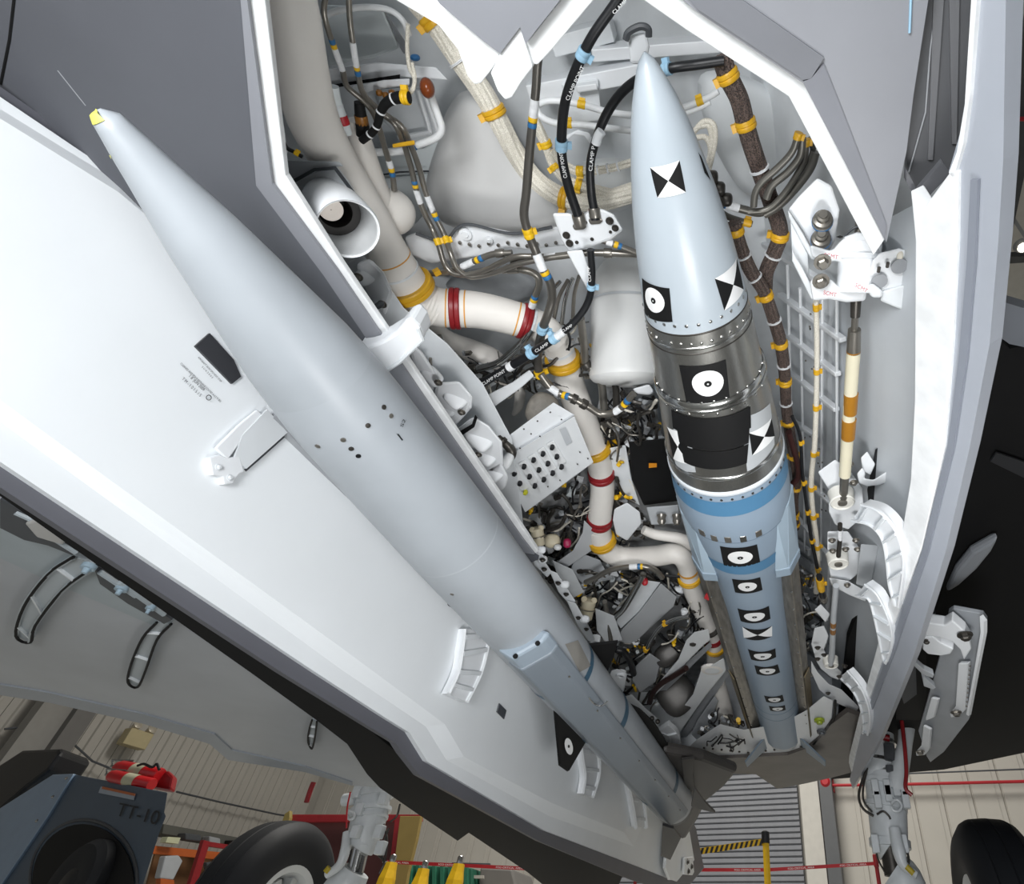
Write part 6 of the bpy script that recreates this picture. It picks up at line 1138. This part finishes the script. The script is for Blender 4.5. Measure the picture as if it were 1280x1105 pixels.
# white castings along the left rim
def casting(label, q, z, bumps, bolts):
    t = T('rim_casting', P(*q[0], z), label, 'casting'); pl('casting_body', None, q, z, WHITE, .05, .008, parent=t)
    for (u, v, a, b, r) in bumps: lump('casting_boss', None, u, v, z - .004, a, b, .010, WHITE, parent=t, rot=r, sup=.6)
    for u, v in bolts: bolt(t, P(u, v, z - .02), -UP, .006, STEEL)
    return t
casting('white rim casting just below the round air outlet', [(444, 330), (462, 322), (480, 340), (492, 366), (482, 396), (462, 372)], 1.0, [(458, 345, 10, 14, .9)], [(448, 346), (478, 380)])
lump('rubber_foot', 'dark oval rubber foot on the casting below the air outlet', 473, 382, .96, 8, 4, .008, GREYD, 'foot', rot=-.5)
casting('white rim casting behind the curved door arm', [(505, 420), (528, 440), (548, 470), (568, 500), (560, 516), (540, 500), (520, 468)], .98, [(540, 470, 14, 10, .8)], [(548, 478)])
casting('large ribbed white rim casting above the black slot', [(545, 478), (575, 476), (592, 496), (590, 510), (572, 530), (566, 548), (556, 530), (540, 500)], .97, [(570, 498, 14, 12, .8), (560, 515, 10, 7, -.6)], [(577, 515)])
casting('large white rim casting below the black slot', [(566, 540), (592, 520), (612, 532), (628, 552), (630, 580), (622, 600), (608, 596), (588, 570)], .96, [(598, 548, 18, 12, .8), (606, 570, 14, 10, .8)], [(598, 568), (591, 577), (586, 568)])
casting('narrow fluted white rim casting beside the connector box', [(600, 590), (626, 575), (636, 596), (632, 610), (620, 616), (612, 612)], .96, [(618, 592, 10, 14, .8)], [])
pl('black_slot', 'black curved slot between the two large rim castings', [(568, 543), (590, 530), (594, 518), (597, 522), (593, 534), (572, 548)], .945, BLACKM, .01, .001)
lump('white_bulb', 'white plastic elbow end left of the connector box', 634, 576, 1.0, 7, 12, .02, WH, 'fitting', rot=.4, sup=.8)
for k, (q, zz) in enumerate(((((662, 690), (672, 688), (690, 715), (684, 722), (668, 706)), .93), (((686, 712), (696, 716), (720, 752), (714, 758), (698, 740)), .93), (((708, 750), (720, 754), (738, 786), (744, 800), (736, 802), (722, 782)), .92), (((664, 678), (676, 690), (684, 700), (678, 704), (664, 690)), .90))):
    t = T('rim_bracket', P(*q[0], zz), ('white machined bracket at the aft tip of the left rim', 'second white bracket along the edge of the left missile', 'third white bracket along the edge of the left missile', 'small white bracket right at the rim tip')[k], 'bracket')
    pl('bracket_plate', None, list(q), zz, WHITE, .02, .004, parent=t)
    cu_ = sum(a for a, b in q) / len(q); cv_ = sum(b for a, b in q) / len(q)
    for d_ in (-5, 5): bolt(t, P(cu_ + d_, cv_ + d_ * 1.4, zz - .004), -UP, .006, STEELD)
    lump('bracket_lug', None, cu_ + 3, cv_ - 5, zz - .005, 6, 5, .01, WHITE, parent=t, sup=.8)
def eye(label, u, v, z, r, wq=None):
    t = T('lug_eye', P(u, v, z), label, 'lug'); p = P(u, v, z); R = wpx(r, p)
    MB().lathe(p, UP, [(0, R * .55), (-.004, R * .62), (-.004, R), (.02, R * 1.02), (.02, R * .55)], 24, False).build('eye_ring', WHITE, t); MB().lathe(p, UP, [(.004, R * .58), (.006, .001)], 20, False).build('eye_hole', GREYD, t)
    if wq: pl('lug_arm', None, wq, z + .005, WHITE, .02, .004, parent=t)
eye('white eyelet lug just above the black wing root', 744, 802, .93, 6)
eye('white eyelet bracket beside the yellow wire knot', 776, 845, .92, 6, [(764, 838), (772, 836), (784, 842), (780, 864), (770, 872), (760, 852)])
pl('hinge_link', 'long white drilled link beside the tail of the left missile', [(775, 872), (790, 868), (806, 884), (822, 898), (828, 918), (818, 922), (800, 902), (784, 884)], .90, WHITE, .02, .004, 'link')
for k, (u, v) in enumerate(((815, 898), (822, 902))): lump('link_bushing', ('upper', 'lower')[k] + ' dark round bushing on the long drilled link', u, v, .88, 3, 3, .008, STEELD, 'bushing')
PGk = Pab((-.32, .86), (-.20, .80))
rib_arm('short white curved arm beside the left missile tail', ([(824, 914), (836, 920), (838, 930), (832, 940), (824, 946)], [(836, 906), (848, 918), (850, 932), (842, 946), (832, 952)]), Pz(.86), (0, 0, .02), 3, None, 'curved_arch')

# ================================================================== WIRING NOBODY COULD COUNT (one object of stuff per zone and colour)
def inpoly(u, v, q):
    c = False
    for i in range(len(q)):
        (x1, y1), (x2, y2) = q[i], q[i - 1]
        if (y1 > v) != (y2 > v) and u < (x2 - x1) * (v - y1) / (y2 - y1) + x1: c = not c
    return c
def tangle(zone, q, z0, z1, jobs, seed, parts=0):
    rnd = random.Random(seed); us = [a for a, b in q]; vs = [b for a, b in q]
    def pick():
        while True:
            u, v = rnd.uniform(min(us), max(us)), rnd.uniform(min(vs), max(vs))
            if inpoly(u, v, q): return u, v
    for nm, lab, mat, n, wlo, whi, ln in jobs:
        mb = MB()
        for _ in range(n):
            u, v = pick(); a = rnd.choice((.5, 1.0, 1.6, -.6, 2.2)) + rnd.uniform(-.3, .3); z = rnd.uniform(z0, z1); pts = []
            for k in range(rnd.randint(3, 5)):
                pts.append(P(u, v, z)); a += rnd.uniform(-.7, .7); nu, nv = u + ln * math.cos(a), v + ln * math.sin(a)
                if not inpoly(nu, nv, q): a += 2.0; nu, nv = u + ln * .5 * math.cos(a), v + ln * .5 * math.sin(a)
                u, v = nu, nv; z += rnd.uniform(-.012, .012)
            w_ = wpx(rnd.uniform(wlo, whi), pts[0]) / 2; mb.tube(smooth_path(pts, 4), w_, 6)
            if rnd.random() < .5: mb.lathe(pts[0], pts[1] - pts[0], [(-.006, w_ * 1.6), (.012, w_ * 1.6), (.013, w_)], 6)
        tag(mb.build(nm, mat), lab % zone, 'wiring', kind='stuff')
def hardware(zone, q, z0, z1, n, seed, size=(4, 9)):
    size = (size[0], size[1] * 1.35)
    rnd = random.Random(seed); us = [a for a, b in q]; vs = [b for a, b in q]; mats = [WHITE, GREYB, STEEL, WHITE, GREYB, GREY, STEELD, WT]; mbs = {}
    for _ in range(n):
        while True:
            u, v = rnd.uniform(min(us), max(us)), rnd.uniform(min(vs), max(vs))
            if inpoly(u, v, q): break
        p = P(u, v, rnd.uniform(z0, z1)); s = wpx(rnd.uniform(*size), p) / 2; i = rnd.randrange(len(mats)); mb = mbs.setdefault(i, MB())
        d = V((rnd.uniform(-1, 1), rnd.uniform(-1, 1), rnd.uniform(-.4, .4))).normalized()
        if rnd.random() < .5: mb.box(p, (d, d.cross(UP), d.cross(d.cross(UP))), (s * rnd.uniform(.6, 1.6), s * rnd.uniform(.4, .9), s * .6))
        else: mb.lathe(p, d, [(-s, s * .4), (-s * .6, s * .7), (s * .1, s * .7), (s * .15, s * .95), (s * .5, s * .95), (s * .55, s * .5), (s * 1.1, s * .45)], 8)
    for i, mb in mbs.items(): tag(mb.build('fittings', mats[i]), '%s fittings crowded together %s' % (('white', 'pale grey', 'steel', 'chalky white', 'light grey', 'grey', 'dark steel', 'pale')[i], zone), 'fittings', kind='stuff')
JW = lambda n, w=(2, 5), ln=12: [('black_wiring', 'tangled black wires and hoses %s', BLACK, n, w[0], w[1], ln), ('steel_pipework', 'jumble of thin steel tubes %s', STEEL, int(n * .7), w[0], w[1], ln), ('dark_pipework', 'jumble of dark tubes %s', STEELD, int(n * .7), w[0] + 1, w[1] + 2, ln), ('pale_wiring', 'tangled pale wires %s', CBRAID, int(n * .5), w[0] * .7, w[1] * .8, ln), ('yellow_ties', 'small yellow ties and clamps %s', YEL, int(n * .35), 3, 4.5, 2.2)]
Z_A = [(650, 640), (690, 612), (740, 590), (742, 668), (760, 700), (690, 730), (665, 690)]
Z_B = [(690, 715), (760, 700), (850, 712), (868, 745), (885, 790), (820, 735), (760, 800), (742, 800)]
Z_C = [(762, 800), (812, 800), (870, 745), (895, 800), (840, 860), (812, 900), (790, 880), (770, 850)]
Z_D = [(755, 480), (800, 480), (822, 500), (836, 550), (790, 560), (800, 640), (830, 660), (770, 690), (766, 600), (750, 540)]
Z_E = [(560, 440), (700, 400), (740, 400), (742, 470), (700, 500), (640, 500), (600, 520), (560, 470)]
Z_F = [(985, 690), (1020, 720), (1036, 780), (1016, 800), (1012, 880), (990, 760)]
Z_G = [(900, 880), (930, 905), (905, 925), (870, 925), (880, 900)]
pl('gap_tone_panel', 'added grey panel toned as the dark gaps deep behind the pipe tangle', [(640, 600), (760, 560), (850, 620), (900, 780), (850, 900), (790, 880), (740, 800), (665, 700)], 1.22, M('#a4a6a8', .6, var=.3, scale=14), .02, 0)  # added panels, their grey stands in for dark gaps behind the clutter
pl('gap_tone_panel', 'added grey panel toned as the gaps behind the dark tubes left of the canister', [(755, 470), (815, 480), (845, 640), (770, 640), (745, 520)], 1.24, M('#a4a6a8', .6, var=.3, scale=14), .02, 0)
for nm, q, z0, z1, n, sd, sz in (('left of the cream duct', Z_A, 1.08, 1.16, 26, 3, (5, 12)), ('below the cream duct bend', Z_B, 1.04, 1.12, 34, 5, (5, 11)), ('around the grey riveted panel', Z_C, .98, 1.05, 30, 7, (4, 9)), ('beside the white canister and missile', Z_D, 1.10, 1.18, 30, 9, (4, 10)), ('around the middle pipe crossing', Z_E, 1.10, 1.20, 20, 11, (4, 8)), ('beside the missile duct at right', Z_F, .98, 1.02, 12, 13, (3, 6)), ('at the aft end of the bay', Z_G, .88, .91, 6, 15, (3, 6))):
    dz = .05 if z0 > .9 else 0; tangle(nm, q, z0 + dz, z1 + dz, JW(int(n * .8), (1.6, 3.8) if z0 > 1 else (1.3, 3.0), 13 if z0 > 1 else 9), sd); hardware(nm, q, z0 + .02 + dz, z1 + .02 + dz, int(n * 2.0), sd + 50, sz)
tangle('on the white aft shelf', [(866, 948), (900, 915), (932, 914), (936, 926), (905, 942)], .845, .86, [('black_wiring', 'thin black wires %s', BLACK, 8, 1.2, 2.2, 9)], 77)
SP('long steel cable run crossing above the riveted box', [(862, 770, 1.0), (842, 775, 1.0), (826, 784, 1.0), (814, 800, 1.0), (806, 814, 1.0), (790, 824, 1.0)], 5, [(832, 781, 'g', 4), (808, 812, 'g', 4)], mat=CHROME)
hose('thick black hose curving beside the black wing root', [(770, 812, .98), (780, 815, .98), (788, 828, .98), (792, 842, .98)], 8, BLACK)
SP('bright steel tube slanting below the cream duct bend', [(804, 718, 1.05), (795, 735, 1.05), (780, 760, 1.05), (770, 770, 1.05)], 8, mat=CHROME)
SP('bent steel tube under the level part of the cream duct', [(732, 728, 1.06), (745, 722, 1.06), (765, 712, 1.06), (800, 708, 1.06), (818, 712, 1.06), (828, 722, 1.06)], 7, [(792, 709, 'w', 10), (799, 709, 'b', 3), (802, 709, 'Y', 3)])
SP('upright steel tube in the lower middle of the tangle', [(756, 752, 1.05), (760, 775, 1.05), (764, 802, 1.04)], 6)
hose('black and maroon laced harness beside the narrow diagonal beam', [(858, 835, .97), (842, 845, .97), (826, 855, .97), (816, 866, .97), (812, 878, .97)], 7, M('#2a1512', .5))

# ---- fill around the middle of the bay
pl('rim_backplate', 'long white back plate behind the rim castings', [(428, 332), (452, 318), (478, 345), (505, 385), (560, 430), (604, 480), (640, 548), (648, 604), (655, 660), (600, 590), (530, 490)], 1.04, WHITE2, .02, .003, 'plate')
pl('white_tray', 'white tray edge below the slanting black hose', [(590, 503), (640, 478), (662, 462), (668, 470), (650, 486), (604, 518)], 1.09, WHITE, .02, .003, 'tray')
lump('fabric_boot', 'crumpled grey fabric boot above the connector box', 678, 512, 1.10, 20, 22, .03, M('#8a857d', .6, var=.25, scale=30, bump=.6, bscale=60), 'boot', .4, .8)
hose('black laced bundle with white ties above the connector box', [(604, 572, 1.08), (622, 560, 1.08), (642, 548, 1.08), (662, 536, 1.08), (680, 524, 1.08)], 12, BLACK, [(618, 562, 't', 2), (632, 554, 't', 2), (646, 546, 't', 2), (660, 537, 't', 2)])
hose('dark ribbed elbow left of the connector box', [(622, 545, 1.04, 9), (634, 556, 1.04, 12), (640, 566, 1.03, 12), (636, 576, 1.02, 9)], 11, STEELD, [(627, 550, 'd', 5)])
SP('looped steel tube behind the slanting black hose', [(596, 520, 1.09), (612, 530, 1.09), (622, 545, 1.09), (614, 556, 1.09)], 6)
pl('mounting_plate', 'white mounting plate under the pipe crossing', [(560, 462), (600, 440), (640, 450), (620, 480), (590, 500)], 1.26, WHITE2, .02, .003, 'plate')
pl('mounting_plate', 'grey mounting plate beside the foot of the second cream duct', [(722, 690), (750, 700), (762, 722), (735, 735), (712, 715)], 1.12, GREYB, .02, .003, 'plate')
pl('mounting_plate', 'white mounting plate between the two cream valves', [(690, 700), (716, 712), (730, 740), (716, 748), (700, 728)], 1.08, WHITE2, .02, .003, 'plate')
pl('mounting_plate', 'white mounting plate beside the tall cream valve', [(744, 760), (768, 770), (778, 800), (758, 804), (746, 788)], 1.04, WHITE2, .02, .003, 'plate')
pl('mounting_plate', 'white mounting plate left of the black equipment box', [(762, 560), (782, 556), (790, 600), (800, 632), (778, 620), (766, 590)], 1.17, WHITE2, .02, .003, 'plate')
# ---- repeats share a group
GR = {'steel_tube': 'steel tubes running through the bay', 'hose': 'hoses and cables in the bay', 'cream_duct': 'cream air ducts', 'rim_casting': 'white castings along the left rim', 'rim_bracket': 'machined brackets along the left rim',
      'yellow_jack': 'yellow jacks behind the left gear', 'barrier_post': 'barrier posts before the shutter', 'barrier_tape': 'barrier tapes', 'roof_frame': 'white roof frames', 'white_shell': 'smooth white shells', 'braided_bundle': 'braided cable bundles',
      'hinge_bearing': 'round cream bearings', 'cream_valve': 'cream plastic valves', 'tool_bag': 'tool bags on the shelf', 'shelf_clutter': 'bundles on the shelf top', 'orange_connector': 'orange-brown connectors', 'dark_coupling': 'dark couplings beside the missile nose',
      'mounting_plate': 'mounting plates in the bay', 'fire_extinguisher': 'fire extinguishers on the tractor', 'brown_harness': 'brown braided harnesses', 'main_landing_gear': 'main landing gear legs', 'diagonal_beam': 'diagonal beams at the aft end'}
for o in list(COL.objects):
    b_ = o.name.split('.')[0]
    if o.parent is None and b_ in GR and not o.get('group') and o.location.y < 3.3 or (o.parent is None and b_ in GR and b_ not in ('hose',)): o['group'] = GR[b_]
